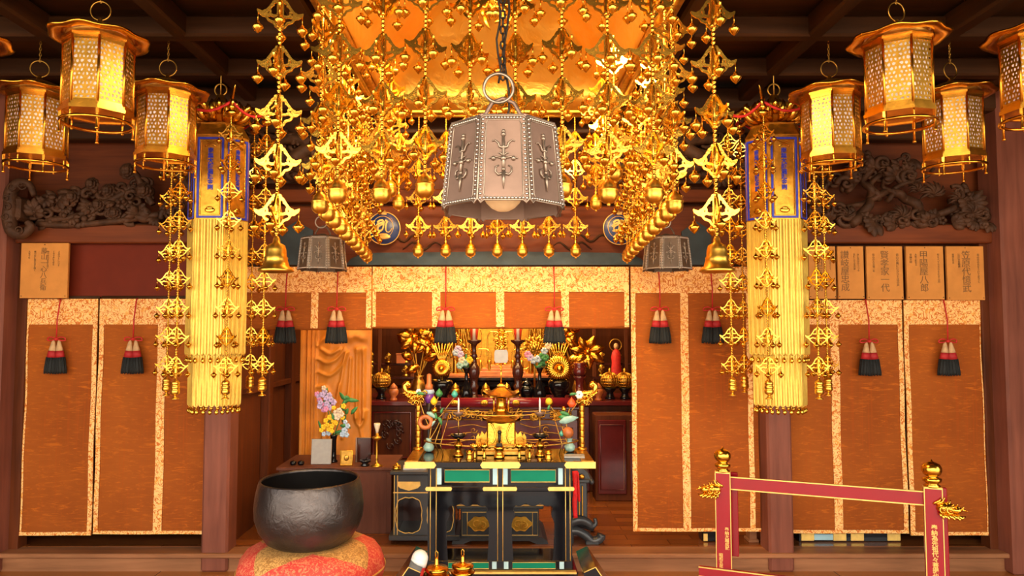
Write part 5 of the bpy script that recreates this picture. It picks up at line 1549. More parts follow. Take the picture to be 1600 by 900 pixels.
# ================================================================ chest and the things on it
Yc = 5.07; X0, X1 = PX(436, Yc), PX(617, Yc); CT = .60; xc_ = (X0 + X1) / 2; w = X1 - X0
t = thing('wooden_chest', 'plain red brown wooden chest behind the bell bowl', 'chest', (xc_, Yc, FZ))
ob('body', MB().box((0, .24, (CT - FZ - .02) / 2), (w - .03, .46, CT - FZ - .02), .004), M['wood_chest'], t)
ob('lid', MB().box((0, .24, CT - FZ - .012), (w, .50, .024), .004), M['wood_chest'], t)
mb = MB()
for s_ in (-1, 1): mb.box((s_ * (w / 2 - .03), -.001, (CT - FZ) / 2 - .01), (.035, .02, CT - FZ - .05), .003)
ob_each('corner_batten', mb, M['wood_chest'], t)
def onc(px, Y): return (PX(px, Y), Y, CT)
Yv = 5.18; kk = dz(1, Yv)
t = thing('grey_tablet', 'plain grey framed tablet leaning on the chest behind the bell bowl', 'tablet', onc(505, Yv), .0)
ob('slab', MB().box((0, 0, 19 * kk), (31 * kk, .02, 38 * kk), .003, M=Rx(-.1)), M['stone'], t)
ob('rim', MB().tube([(s_ * 15.5 * kk, -.0, z) for s_, z in ((-1, .002), (1, .002), (1, 38 * kk), (-1, 38 * kk))], .003, 5, closed=True, M=Rx(-.1)), M['bronze'], t)
t = thing('flower_vase', 'slim black vase of pink, yellow and blue flowers on the chest', 'vase', onc(524, 5.26))
ob('vase_body', MB().lathe([(.030, 0), (.034, .008), (.022, .02), (.019, .08), (.020, .16), (.026, .19), (.030, .20), (.022, .20), (0, .18)], 18), M['lacquer'], t)
mb = MB(); rnd = random.Random(5); kk = dz(1, 5.26)
heads = []
for i in range(22):
    a, b = rnd.uniform(500, 552), rnd.uniform(625, 688); leafm(mb, ((a - 524) * kk, rnd.uniform(-.06, .05), (727 - b) * kk), rnd.uniform(.05, .09), rnd.uniform(.012, .02), rnd.uniform(-.6, .6), rnd.uniform(-.4, 2.6))
for (a, b) in ((512, 640), (519, 660), (535, 655), (545, 670), (514, 625)): mb.tube(cat_curve([(0, 0, .19), ((a - 524) * kk * .5, 0, (727 - b) * kk * .7 + .02), ((a - 524) * kk, 0, (727 - b) * kk)], 3), .004, 5)
ob('foliage', mb, M['leaf'], t)
def petals(name, pts, m_, r0, r1):
    mb = MB()
    for (a, b) in pts:
        c = ((a - 524) * kk, rnd.uniform(-.085, -.04), (727 - b) * kk); r = rnd.uniform(r0, r1) * kk
        for j in range(5): mb.ball((c[0] + r * .6 * cos(j * 1.257), c[1], c[2] + r * .6 * sin(j * 1.257)), r * .55, 7, 5, sc=(1, .6, 1))
    ob(name, mb, M[m_], t)
petals('orchid_flowers', [(503, 625), (509, 622), (514, 628), (507, 634), (516, 636), (522, 630), (526, 634), (505, 640), (512, 644), (520, 642), (511, 618), (518, 624)], 'lilac', 3.2, 4.6)
petals('pink_flowers', [(508, 637), (515, 644), (524, 639), (504, 631), (510, 646), (500, 622)], 'pink', 3.2, 4.6)
petals('yellow_flowers', [(514, 662), (520, 657), (526, 662), (518, 668), (524, 670), (512, 671), (530, 666), (519, 675), (525, 677), (508, 676), (527, 642), (540, 657), (541, 640)], 'yellow', 3.2, 4.4)
petals('cream_flowers', [(531, 650), (536, 646), (539, 652), (533, 656), (511, 612)], 'white_petal', 3.5, 5)
petals('blue_flowers', [(544, 664), (548, 670), (543, 677), (546, 684), (518, 681), (512, 682), (540, 683)], 'blue_petal', 3.2, 4.8)
t = thing('picture_frame', 'small gilt framed picture standing on the chest', 'frame', onc(544, 5.12)); kk = dz(1, 5.12)
ob('frame', MB().tube([(-9 * kk, 0, .005), (9 * kk, 0, .005), (9 * kk, 0, 23 * kk), (-9 * kk, 0, 23 * kk)], .006, 6, closed=True), M['gold_rough'], t)
ob('picture', MB().box((0, .004, 12 * kk), (17 * kk, .008, 21 * kk)).ball((0, -.002, 12 * kk), .018, 10, 6, sc=(1, .25, 1.2)), M['gold_dark'], t)
t = thing('dark_frame', 'dark lacquer upright frame on the chest, left of the brass candlestick', 'frame', onc(571, 5.25)); kk = dz(1, 5.25)
ob('frame', MB().box((0, .01, 19 * kk), (21 * kk, .014, 37 * kk), .002), M['brown_dark'], t); ob('edge', MB().box((-11.5 * kk, 0, 19 * kk), (.012, .02, 38 * kk), .002), M['bronze'], t)
t = thing('incense_bowl', 'small black footed bowl in front of the dark frame on the chest', 'bowl', onc(573, 5.12))
ob('bowl_body', MB().lathe([(.03, 0), (.034, .008), (.02, .016), (.035, .03), (.042, .042), (.036, .04), (0, .03)], 18), M['lacquer'], t); ob('handle', MB().tube([(.0, 0, .04), (.02, 0, .07), (.045, 0, .09)], .003, 5), M['iron'], t)
t = thing('candlestick', 'brass candlestick with a pale candle cup on the right end of the chest', 'candlestick', onc(591, 5.10)); kk = dz(1, 5.10); hh = lambda y: (727 - y) * kk
ob('stick', MB().lathe([(.042, 0), (.044, .006), (.020, .016), (.010, .03), (.008, .05), (.011, .06), (.008, .07), (.007, hh(690)), (.010, hh(687)), (.034, hh(684)), (.036, hh(682)), (.012, hh(680)), (.010, hh(676)), (0, hh(676))], 18), M['gold_rough'], t)
ob('candle_cup', MB().lathe([(.008, hh(677)), (.012, hh(672)), (.024, hh(662)), (.022, hh(661)), (0, hh(664))], 16), M['white_petal'], t)
for px, lab in ((462, 'leftmost small dark lidded cup on the chest'), (474, 'small dark lidded cup on the chest next to the grey tablet')):
    t = thing('lidded_cup', lab, 'cup', onc(px, 5.15)); ob('cup', MB().lathe([(.016, 0), (.024, .01), (.024, .02), (0, .02)], 14), M['lacquer'], t); ob('lid', MB().lathe([(.025, .02), (.018, .028), (.004, .032), (0, .036)], 14), M['lacquer'], t)

# ================================================================ carved figure panel
Yr = 5.72; X0, X1 = PX(478, Yr), PX(581, Yr); w = X1 - X0; Hh = 2.02 - FZ
t = thing('carved_figure_panel', 'tall honey coloured wood relief of a robed figure behind the flower vase', 'relief', ((X0 + X1) / 2, Yr, FZ))
nx, nz = 110, 230
xs = np.linspace(0, 1, nx + 1); zs = np.linspace(0, 1, nz + 1)
U, Vv = np.meshgrid(xs, zs, indexing='ij')      # u across, v up; photo rows 515..740 are v .98 .. .17
y_ph = 510 - (Vv * Hh + FZ - EYE) * F / Yr      # rows
x_ph = 478 + U * 103
Hf = np.zeros_like(U)
def ridge(pts, wd, h):
    global Hf
    f = strokes([(pts, 0, 0)]); d = f(x_ph, y_ph); Hf = np.maximum(Hf, h * np.exp(-(d / wd) ** 2))
def add_r(pts, wd, h):
    global Hf
    if len(pts) > 2: pts = [(v_.x, v_.y) for v_ in cat_curve([(a_, b_, 0) for a_, b_ in pts], 6)]
    f = strokes([(pts, 0, 0)]); d = f(x_ph, y_ph); Hf = Hf + h * np.exp(-(d / wd) ** 2)
Hf += .018 * (x_ph < 497) * (1 + .5 * np.cos((x_ph - 478) * .9)) + .006
body = np.exp(-(((x_ph - 533) / 26) ** 4)) * .030; Hf += np.where(x_ph > 499, body, 0)
for pts in ([(500, 560), (515, 566), (530, 560), (542, 545)], [(500, 580), (520, 585), (538, 570), (546, 550)], [(500, 603), (512, 602), (520, 612), (522, 625)], [(545, 550), (538, 590), (530, 640), (528, 700)],
            [(552, 560), (548, 620), (540, 680)], [(535, 600), (528, 640), (520, 680)], [(505, 545), (520, 552), (535, 545)], [(500, 540), (510, 530), (520, 528)], [(520, 625), (512, 660), (508, 700)]):
    add_r(pts, 2.6, .020)
for x in (561, 571): add_r([(x, 545), (x, 650)], 3.0, .026)
add_r([(558, 640), (561, 655), (566, 662), (571, 655), (574, 640)], 3.0, .022)
add_r([(566, 665), (570, 690), (562, 715), (572, 735)], 2.5, .016)
for (a, b, r) in ((565, 545, 7), (550, 527, 7), (560, 524, 6), (569, 528, 7), (530, 525, 8)): Hf += .026 * np.exp(-(((x_ph - a) ** 2 + (y_ph - b) ** 2) / r ** 2))
add_r([(499, 512), (497, 600), (499, 740)], 1.6, .016); add_r([(486, 512), (484, 650), (482, 740)], 2.2, .010)
Hf += .0012 * np.sin(x_ph * .5 + y_ph * .15)
V = [(X0 - (X0 + X1) / 2 + U[i, j] * w, -.03 - float(Hf[i, j]), Vv[i, j] * Hh) for i in range(nx + 1) for j in range(nz + 1)]
Q = [(i * (nz + 1) + j, (i + 1) * (nz + 1) + j, (i + 1) * (nz + 1) + j + 1, i * (nz + 1) + j + 1) for i in range(nx) for j in range(nz)]
mb = MB().add(V, Q, None, True)
ob('relief_carving', mb, M['relief'], t)
ob('backboard', MB().box((0, 0, Hh / 2), (w, .06, Hh), .004), M['relief'], t)
ob('side_rail', MB().box((-w / 2 - .01, -.02, Hh / 2), (.03, .09, Hh), .006), M['relief'], t)

# ================================================================ altar
AZ = .935; Ya = 6.35
X0, X1 = PX(560, Ya), PX(1010, Ya)
t = thing('altar', 'dark wine red lacquer altar block with carved panels across the sanctuary', 'altar', ((X0 + X1) / 2, Ya, FZ)); w = X1 - X0
ob('top_board', MB().box((0, .35, AZ - FZ - .02), (w, .78, .04), .004).box((0, .95, AZ - FZ - .02), (1.35, .8, .04), .004), M['lacquer_wine'], t)
ob('front_board', MB().box((0, .06, (AZ - FZ) / 2 - .02), (w - .04, .06, AZ - FZ - .04), .004), M['wood_wall'], t)
ob('rear_body', MB().box((0, .38, (AZ - FZ) / 2 - .02), (w - .08, .60, AZ - FZ - .06)).box((0, .95, (AZ - FZ) / 2 - .02), (1.3, .7, AZ - FZ - .06)), M['wood_wall'], t)
for i in range(6):
    x = -w / 2 + .06 + i * (w - .12) / 5
    ob('stile', MB().box((x, .012, (AZ - FZ) / 2 - .02), (.07, .05, AZ - FZ - .05), .008).tube([(x - .03, -.02, AZ - FZ - .06), (x - .022, -.02, .3), (x - .012, -.02, .05)], [.008, .006, .003], 6), M['lacquer_wine'], t)
for i in range(5):
    x = -w / 2 + .06 + (i + .5) * (w - .12) / 5; mb = MB(); rnd = random.Random(i)
    for _ in range(12): curl(mb, x + rnd.uniform(-.11, .11), rnd.uniform(.38, .62), .04, 1.3, rnd.uniform(0, 6), 1, .02, .008)
    ob('carved_panel', mb, M['brown_dark'], t)
    ob('panel_moulding', MB().tube([(x - .17, .02, .30), (x + .17, .02, .30), (x + .17, .02, .70), (x - .17, .02, .70)], .012, 6, closed=True), M['lacquer_wine'], t)
# projecting central altar front with round red rail
Yf_ = 5.95; X0, X1 = PX(690, Yf_), PX(902, Yf_); w = X1 - X0; zz = lambda y: PZ(y, Yf_) - FZ
t = thing('altar_dais', 'red lacquer altar dais with a round rail and gold scroll frieze behind the gold pagoda', 'altar front', ((X0 + X1) / 2, Yf_, FZ))
ob('round_rail', MB().tube([(-w / 2, 0, zz(629)), (w / 2, 0, zz(629))], .042, 16), M['lacquer_plum'], t)
mb = MB()
for p in (711, 757, 806, 857): x = PX(p, Yf_) - (X0 + X1) / 2; mb.ball((x, -.035, zz(629)), .030, 12, 7, sc=(1.3, .5, .8)); mb.ball((x, -.05, zz(629)), .012, 8, 5)
ob_each('gilt_boss', mb, M['gold_rough'], t)
ob('body', MB().box((0, .20, zz(650) / 2 + .05), (w, .34, zz(637)), .004).box((0, .19, zz(638)), (w + .03, .36, .02), .003), M['lacquer_wine'], t)
mb = MB(); rnd = random.Random(9)
for i in range(42):
    x = rnd.uniform(-w / 2 + .06, w / 2 - .06); curl(mb, x, zz(647) + rnd.uniform(-.03, .03), rnd.uniform(.02, .035), 1.3, rnd.uniform(0, 6), rnd.choice((-1, 1)), .01, .009)
mb.tube([(-w / 2, .02, zz(640)), (w / 2, .02, zz(640))], .006, 5).tube([(-w / 2, .02, zz(656)), (w / 2, .02, zz(656))], .006, 5)
ob('gold_scroll_frieze', mb, M['gold_rough'], t)
mb = MB()
for s_ in (-1, 1):
    for j in range(3):
        mb.tube(cat_curve([(s_ * .08, .02, zz(662 + 12 * j)), (s_ * .2, .015, zz(668 + 12 * j)), (s_ * .32, .015, zz(664 + 12 * j)), (s_ * (w / 2 - .04), .02, zz(670 + 12 * j))]), .004, 6)
        curl(mb, s_ * .30, zz(672 + 12 * j), .03, 1.2, 0, s_, .01, .006)
ob_each('gilt_cloud_line', mb, M['gold_dark'], t)
# objects on the altar
Yo = 6.50
def ona(px, Y=Yo): return (PX(px, Y), Y, AZ)
kk = dz(1, Yo)
for px, lab in ((597, 'round gold lattice censer on a black stand, at the left end of the altar'), (952, 'round gold lattice censer on a black stand, inner one at the altar right'), (975, 'round gold lattice censer on a black stand, rightmost on the altar')):
    t = thing('lattice_censer', lab, 'censer', ona(px)); h0 = .10
    ob('stand', MB().lathe([(.045, 0), (.05, .01), (.035, .03), (.03, .06), (.055, .09), (.06, .10), (0, .10)], 16), M['lacquer'], t)
    mb = MB()
    for j in range(10):
        a = PI * j / 10; mb.tube([(.085 * cos(a) * cos(q), .085 * sin(a) * cos(q), h0 + .07 + .075 * sin(q)) for q in [2 * PI * i / 20 for i in range(20)]], .004, 4, closed=True)
    for j in range(-2, 3):
        r = .085 * math.sqrt(1 - (j / 3) ** 2); mb.tube([(r * cos(q), r * sin(q), h0 + .07 + .025 * j) for q in [2 * PI * i / 20 for i in range(20)]], .004, 4, closed=True)
    ob('lattice_globe', mb, M['gold_rough'], t); ob('inner_bowl', MB().ball((0, 0, h0 + .07), .072, 16, 10), M['gold_dark'], t)
    ob('knob', MB().lathe([(.02, h0 + .14), (.012, h0 + .155), (.016, h0 + .17), (0, h0 + .19)], 10), M['gold_rough'], t)
for px, rd, sp, lab in ((691, 15, 12, 'gilt lotus disc with upright spikes on a black bowl, left of the candles'), (873, 22, 9, 'wide gilt lotus disc with upright spikes on a black bowl, right of the candles')):
    t = thing('gilt_lotus', lab, 'lotus ornament', ona(px, 6.46))
    ob('black_bowl', MB().lathe([(.05, 0), (.06, .01), (.05, .03), (.085, .07), (.10, .12), (.10, .16), (.085, .18), (.08, .17), (0, .15)], 24), M['lacquer'], t)
    mb = MB(); R_ = rd * kk; zc = 48 * kk
    for j in range(28):
        a = 2 * PI * j / 28; tip = (R_ * cos(a), -.05, zc + R_ * .95 * sin(a)); mid = (R_ * .6 * cos(a), -.075, zc + R_ * .55 * sin(a))
        mb.tube([(0, -.05, zc), mid, tip], [.004, R_ * .10, R_ * .05], 6)
    mb.ball((0, -.08, zc), R_ * .26, 12, 8); mb.ball((0, -.035, zc), R_ * .93, 24, 8, sc=(1, .12, .95))
    ob('petal_disc', mb, M['gold'], t)
    mb = MB()
    for j in range(7): a = -.42 + .14 * j; mb.tube([(0, -.02, zc), (.16 * sin(a) * .5, -.02, zc + .10), (.24 * sin(a), -.02, zc + .235)], [.006, .010, .004], 5)
    ob('spikes', mb, M['gold'], t)
    ob('stem', MB().tube([(0, -.02, .14), (0, -.03, zc)], .01, 8), M['gold_rough'], t)
for px, lab in ((741, 'black turned candlestick with a red candle, left of the central shrine'), (809, 'black turned candlestick with a red candle, right of the central shrine')):
    Yq = 6.42; k2 = dz(1, Yq); hh = lambda y: (624 - y) * k2
    t = thing('candlestick', lab, 'candlestick', ona(px, Yq))
    ob('stick', MB().lathe([(.06, 0), (.062, .012), (.035, .035), (.03, .09), (.045, .12), (.03, hh(598)), (.04, hh(590)), (.052, hh(582)), (.050, hh(574)), (.028, hh(568)), (.020, hh(560)), (.032, hh(557)), (.020, hh(552)), (.018, hh(542)), (.03, hh(538)), (.064, hh(534)), (.068, hh(531)), (.05, hh(531)), (0, hh(533))], 20), M['brown_dark'], t)
    ob('candle', MB().lathe([(.028, hh(532)), (.036, hh(520)), (.040, hh(508)), (.01, hh(507)), (0, hh(507))], 14), M['candle'], t)
    ob('white_taper', MB().lathe([(.0, hh(531)), (.014, hh(531)), (.015, hh(500)), (0, hh(498))], 10, c=(0, -.036, 0)), M['candle_white'], t)
for px, fl, lab in ((729, [(716, 545, 'lilac'), (720, 553, 'lilac'), (713, 550, 'blue_petal'), (722, 562, 'white_petal'), (728, 566, 'leaf_pale'), (734, 562, 'yellow'), (719, 570, 'leaf_pale')], 'slim black vase with lilac flowers on the altar, left of the candles'),
                    (843, [(828, 558, 'lilac'), (833, 562, 'blue_petal'), (824, 553, 'pink'), (840, 560, 'blue_petal'), (850, 548, 'blue_petal'), (856, 540, 'white_petal'), (852, 558, 'leaf'), (846, 556, 'leaf')], 'slim black vase with pink and blue flowers on the altar, right of the candles')):
    Yq = 6.40; k2 = dz(1, Yq); t = thing('flower_vase', lab, 'vase', ona(px, Yq))
    ob('vase_body', MB().lathe([(.045, 0), (.05, .01), (.06, .05), (.045, .11), (.018, .17), (.014, .24), (.03, .28), (.045, .295), (.03, .295), (0, .26)], 18), M['lacquer'], t)
    mb = MB(); rnd = random.Random(px)
    for (a, b, m_) in fl: mb.tube(cat_curve([(0, 0, .27), ((a - px) * k2 * .5, 0, (624 - b) * k2 * .8), ((a - px) * k2, -.02, (624 - b) * k2)], 3), .004, 4)
    for j in range(10): leafm(mb, (rnd.uniform(-.05, .05), rnd.uniform(-.04, .04), .29 + rnd.uniform(0, .08)), .08, .014, rnd.uniform(-.5, .5), rnd.uniform(-.2, 3))
    ob('foliage', mb, M['leaf'], t)
    for (a, b, m_) in fl:
        mb = MB(); c = ((a - px) * k2, -.04, (624 - b) * k2)
        for j in range(6): mb.ball((c[0] + .018 * cos(j), c[1], c[2] + .018 * sin(j)), .017, 7, 5, sc=(1, .6, 1))
        ob('flower', mb, M[m_], t)
t = thing('gilt_pompon_lotus', 'round many-petalled gilt lotus high above the right candle', 'lotus ornament', ona(835, 6.60)); k2 = dz(1, 6.6)
mb = MB(); zc = 78 * k2; rnd = random.Random(2)
for j in range(60):
    a = j * 2.4; r = .10 * math.sqrt(j / 60); c = (r * cos(a), -.05 + r * .5, zc + r * sin(a))
    mb.ball(c, .018, 6, 5, sc=(1, .7, 1.2))
for j in range(16): a = 2 * PI * j / 16; mb.tube([(.06 * cos(a), -.02, zc + .06 * sin(a)), (.13 * cos(a), -.03, zc + .13 * sin(a))], [.014, .003], 5)
ob('petals', mb, M['gold_rough'], t); ob('stem', MB().tube([(0, 0, .0), (0, 0, zc)], .01, 6).lathe([(.05, 0), (.03, .03), (.012, .06)], 12), M['gold_dark'], t)
t = thing('covered_jar', 'round black covered jar on the altar between the right candle and flower vase', 'jar', ona(823, 6.48))
ob('jar_body', MB().lathe([(.035, 0), (.05, .02), (.075, .07), (.07, .11), (.045, .13), (0, .13)], 20), M['lacquer'], t); ob('lid', MB().lathe([(.046, .13), (.05, .14), (.03, .165), (.012, .17), (.014, .185), (0, .19)], 16), M['lacquer'], t)
t = thing('pedestal_vase', 'maroon turned pedestal vase on the altar below the six-petalled gilt flower', 'vase', ona(905, 6.46)); k2 = dz(1, 6.46); hh = lambda y: (624 - y) * k2
ob('pedestal', MB().lathe([(.10, 0), (.105, .02), (.09, .06), (.04, .07), (.034, hh(600)), (.045, hh(592)), (.06, hh(588)), (0, hh(588))], 20), M['lacquer_wine'], t)
ob('vase_body', MB().lathe([(.05, hh(588)), (.062, hh(582)), (.055, hh(576)), (.045, hh(572)), (.06, hh(568)), (.055, hh(567)), (0, hh(570))], 20), M['lacquer_wine'], t)
for px, m_, lab in ((616, 'terracotta', 'orange red lacquer jar beside the left lattice censer'), (712, 'gold_rough', 'small gold cup on the altar between the left lotus and the flower vase'), (759, 'gold_rough', 'small stacked gold ornament on the altar left of the pagoda roof'), (792, 'gold_copper', 'small pierced gold ornament on the altar right of the pagoda roof'), (934, 'terracotta', 'orange red lacquer jar beside the right lattice censers')):
    t = thing('small_jar', lab, 'jar', ona(px, 6.38))
    ob('jar_body', MB().lathe([(.03, 0), (.035, .01), (.02, .03), (.042, .06), (.045, .09), (.03, .11), (0, .11)], 14), M[m_], t); ob('lid', MB().lathe([(.032, .11), (.036, .118), (.018, .14), (.008, .15), (0, .16)], 14), M[m_], t)
for s_, px, lab in ((-1, 655, 'large gilt lotus leaf spray left of the altar opening'), (1, 905, 'large gilt spray with a six-petalled lotus flower, right of the altar')):
    Yq = 6.70; k2 = dz(1, Yq); t = thing('gilt_lotus_spray', lab, 'lotus spray', ona(px, Yq)); hh = lambda y: (618 - y) * k2; xx = lambda p: (p - px) * k2
    ob('vase', MB().lathe([(.05, 0), (.06, .02), (.075, .08), (.05, .15), (.035, .18), (.05, .2), (0, .2)], 18), M['gold_dark'], t)
    if s_ < 0:
        flowers = [((648, 525), 26), ((668, 535), 20)]; leaves = [((663, 560), 22, .4), ((645, 560), 18, 2.6), ((640, 540), 26, 2.2), ((680, 540), 26, 1.2), ((690, 518), 20, .8), ((670, 512), 24, 2.4), ((655, 570), 20, 3.6)]
    else:
        flowers = [((917, 548), 26), ((880, 525), 18)]; leaves = [((885, 566), 32, .3), ((895, 560), 22, -.3), ((888, 540), 22, 1.2), ((893, 520), 22, 1.0), ((905, 545), 24, 2.6), ((900, 570), 24, .5)]
    mb = MB()
    for (c, _) in flowers: mb.tube(cat_curve([(0, 0, .18), (xx(c[0]) * .6, 0, hh(c[1]) * .6), (xx(c[0]), 0, hh(c[1]))], 5), .009, 6)
    for (c, ln, a) in leaves: mb.tube(cat_curve([(0, 0, .18), (xx(c[0]) * .5, .02, hh(c[1]) * .7), (xx(c[0]), 0, hh(c[1]))], 5), .006, 6)
    ob('stems', mb, M['gold_rough'], t)
    for (c, ln) in flowers:
        mb = MB()
        for j in range(7): petal(mb, (xx(c[0]), -.04, hh(c[1])), .3 + j * PI / 3.5, ln * k2, ln * k2 * .30, 0, .04)
        mb.ball((xx(c[0]), -.06, hh(c[1])), .025, 10, 7); ob('lotus_flower', mb, M['gold_copper'], t)
    for (c, ln, a) in leaves:
        mb = MB(); petal(mb, (xx(c[0]), -.02, hh(c[1])), a, ln * k2, ln * k2 * .34, 0, .05); ob('leaf', mb, M['gold_copper'], t)
# black lacquer back shelf and the gilded shrine
Yb = 7.05; k2 = dz(1, Yb); zz = lambda y: PZ(y, Yb)
X0, X1 = PX(700, Yb), PX(872, Yb)
t = thing('shrine_table', 'black lacquer table under the golden shrine', 'table', ((X0 + X1) / 2, Yb, AZ)); w = X1 - X0
ob('tabletop', MB().box((0, .2, zz(592) - AZ), (w, .5, .03), .004), M['lacquer'], t)
ob('apron', MB().box((0, 0, (zz(600) - AZ)), (w - .04, .03, .05), .003), M['lacquer'], t)
for s_ in (-1, 1):
    for q in (0, .42): ob('leg', MB().box((s_ * (w / 2 - .04), q, (zz(594) - AZ) / 2), (.05, .04, zz(594) - AZ), .004), M['lacquer'], t)
SZ = zz(592) + .015
t = thing('golden_shrine', 'brilliant gilded shrine glowing at the centre of the sanctuary', 'shrine', (PX(783, Yb), Yb + .25, SZ)); Ysh = Yb + .25; k2 = dz(1, Ysh); zz = lambda y: PZ(y, Ysh) - SZ; xx = lambda p: (p - 783) * k2
ob('back_panel', MB().box((0, .22, .48), (1.16, .03, .94), .004), M['gold_rough'], t)
for p in (712, 736, 830, 856): ob('pillar', MB().lathe([(.035, 0), (.03, .03), (.024, .06), (.024, .62), (.034, .66), (.034, .70)], 14, c=(xx(p), .0, 0)), M['gold'], t)
mb = MB().box((0, .02, .012), (1.05, .34, .028), .004).box((0, -.02, .04), (.50, .26, .03), .004).box((0, -.03, .07), (.40, .22, .03), .004).box((0, -.03, .10), (.30, .2, .03), .004)
ob('stepped_base', mb, M['terracotta'], t)
ob('lintel', MB().box((0, .02, .72), (1.2, .34, .06), .01).box((0, .02, .80), (1.3, .4, .05), .01), M['gold_rough'], t)
mb = MB()
for s_ in (-1, 1):
    for (a, b, c_, d, r_) in ((3, 21, 573, 518, .008), (16, 44, 576, 545, .007), (30, 50, 560, 512, .006)):
        pts = []
        x0, x1 = a * k2, b * k2; z0, z1 = zz(c_) - 0, zz(d); cx_ = (x0 + x1) / 2; hw = (x1 - x0) / 2; hz = (z1 - z0) / 2; cz = (z0 + z1) / 2
        for i in range(32):
            q = 2 * PI * i / 32; f = (abs(cos(q)) ** 4 + abs(sin(q)) ** 4) ** -.25; pts.append((s_ * (cx_ + hw * f * cos(q)), -.10 - .01 * (a % 3), cz + hz * f * sin(q)))
        mb.tube(pts, r_, 6, closed=True)
ob_each('arched_frame', mb, M['gold'], t)
mb = MB()
for s_ in (-1, 1):
    for (a, y0, y1) in ((0, 515, 575), (7, 522, 565)):
        for j in range(5): curl(mb, s_ * a * k2, zz(y1 - (y1 - y0) * j / 4), .032, 1.3, j, s_, -.12, .008)
mb.lathe([(.03, .11), (.02, .15), (.035, .20), (.02, .24), (.05, .30), (.06, .34), (.03, .40), (.045, .45), (.02, .5), (.01, .6), (0, .62)], 14, c=(0, -.06, 0))
ob('central_reliquary', mb, M['gold'], t)
mb = MB()
for s_ in (-1, 1):
    for j in range(9):
        x = s_ * (.30 + .03 * j)
        mb.tube(cat_curve([(x, -.08, .68), (x + s_ * .02 * sin(j), -.09, .5), (x - s_ * .015, -.08, .32), (x, -.08, .16 + .02 * (j % 3))]), [.012] * 19, 5)
        curl(mb, x, .15 + .05 * j, .03, 1.3, j, s_, -.11, .006)
ob_each('hanging_ornament', mb, M['gold'], t)
mb = MB()
for s_ in (-1, 1):
    for j in range(3): mb.lathe([(.02, 0), (.012, .03), (.022, .06), (.012, .10), (.02, .13), (0, .14)], 10, c=(s_ * (.12 + .09 * j), -.13, .03))
ob_each('offering_pillar', mb, M['gold_rough'], t)
# side shelves with dark gilt ornaments at both ends
for s_, x0p, x1p, lab in ((-1, 540, 648, 'dim shelf of small gilt ornaments at the left end of the sanctuary'), (1, 925, 1030, 'dim shelf with a small red robed figure at the right end of the sanctuary')):
    Yq = 7.2; X0, X1 = PX(x0p, Yq), PX(x1p, Yq); w = X1 - X0; zz = lambda y: PZ(y, Yq)
    t = thing('side_shelf', lab, 'shelf', ((X0 + X1) / 2, Yq, FZ))
    ob('cabinet', MB().box((0, .2, .42), (w, .4, .84), .004), M['wood_wall'], t)
    ob('shelf_boards', MB().box((0, .15, zz(569) - FZ), (w, .32, .025), .003).box((0, .15, zz(590) - FZ), (w, .4, .025), .003).box((0, .15, zz(500) - FZ), (w, .4, .03), .003), M['brown_dark'], t)
    for q in (-w / 2 + .02, 0.0, w / 2 - .02): ob('upright', MB().box((q, .0, 1.15), (.035, .035, .62 + .3), .003), M['wood_wall'], t)
    rnd = random.Random(40 + s_)
    NM = iter(ORD)
    for row, y in (('upper', 569), ('lower', 590)):
        for i in range(4):
            x = (X0 + X1) / 2 - w / 2 + .09 + i * (w - .18) / 3
            h = rnd.uniform(.09, .15)
            tt = thing('gilt_ornament', '%s from left of the gilt ornaments, %s board of the %s side shelf' % (ORD[i], row, 'left' if s_ < 0 else 'right'), 'ornament', (x, Yq - .0, zz(y) + .0125), 0, 'gilt ornaments on the side shelves')
            ob('base', MB().lathe([(.03, 0), (.034, .01), (.014, .03)], 10), M['gold_dark'], tt)
            mb = MB().lathe([(.014, .03), (.028, h * .4), (.02, h * .6), (.03, h * .75), (.01, h), (0, h * 1.1)], 10)
            for j in range(3): curl(mb, .02 * (j - 1), h * (.5 + .15 * j), .018, 1.2, j, 1, -.02, .004)
            ob('body', mb, M['gold_rough'], tt)
    if s_ > 0:
        tt = thing('red_robed_figurine', 'small red robed standing figurine on the right side shelf', 'figurine', (PX(962, Yq - .12), Yq - .12, zz(590) + .0125))
        ob('robe', MB().lathe([(.06, 0), (.055, .05), (.045, .14), (.05, .20), (.04, .25), (.015, .28), (0, .285)], 14, sy=.7), M['red'], tt)
        ob('head', MB().ball((0, 0, .31), .028, 10, 8, sc=(.85, .9, 1.15)).ball((0, -.024, .305), .006, 6, 4), M['cream'], tt)
        ob('halo', MB().tube([(.06 * cos(q), .03, .32 + .06 * sin(q)) for q in [2 * PI * i / 20 for i in range(20)]], .005, 5, closed=True), M['gold_rough'], tt)
    else:
        o = ob('orange_box', MB().box((0, 0, .045), (.085, .07, .09), .004).box((0, 0, .094), (.095, .08, .012), .003), M['terracotta'], None, (PX(627, 7.12), 7.12, zz(569) + .0125)); tag(o, 'small orange lidded box on the left side shelf', 'box')
# cabinets at the right of the altar
t = thing('lacquer_cabinet', 'dark red lacquer cabinet low at the right of the altar', 'cabinet', (PX(962, 6.12), 6.12, FZ))
ob('body', MB().box((.08, .0, .36), (.56, .2, .72), .005), M['wood_wall'], t)
for i in (0, 1): ob('door', MB().box((-.06 + .27 * i, -.11, .37), (.24, .02, .62), .006).tube([(-.16 + .27 * i, -.122, .10), (.04 + .27 * i, -.122, .10), (.04 + .27 * i, -.122, .64), (-.16 + .27 * i, -.122, .64)], .006, 5, closed=True), M['lacquer_wine'], t)

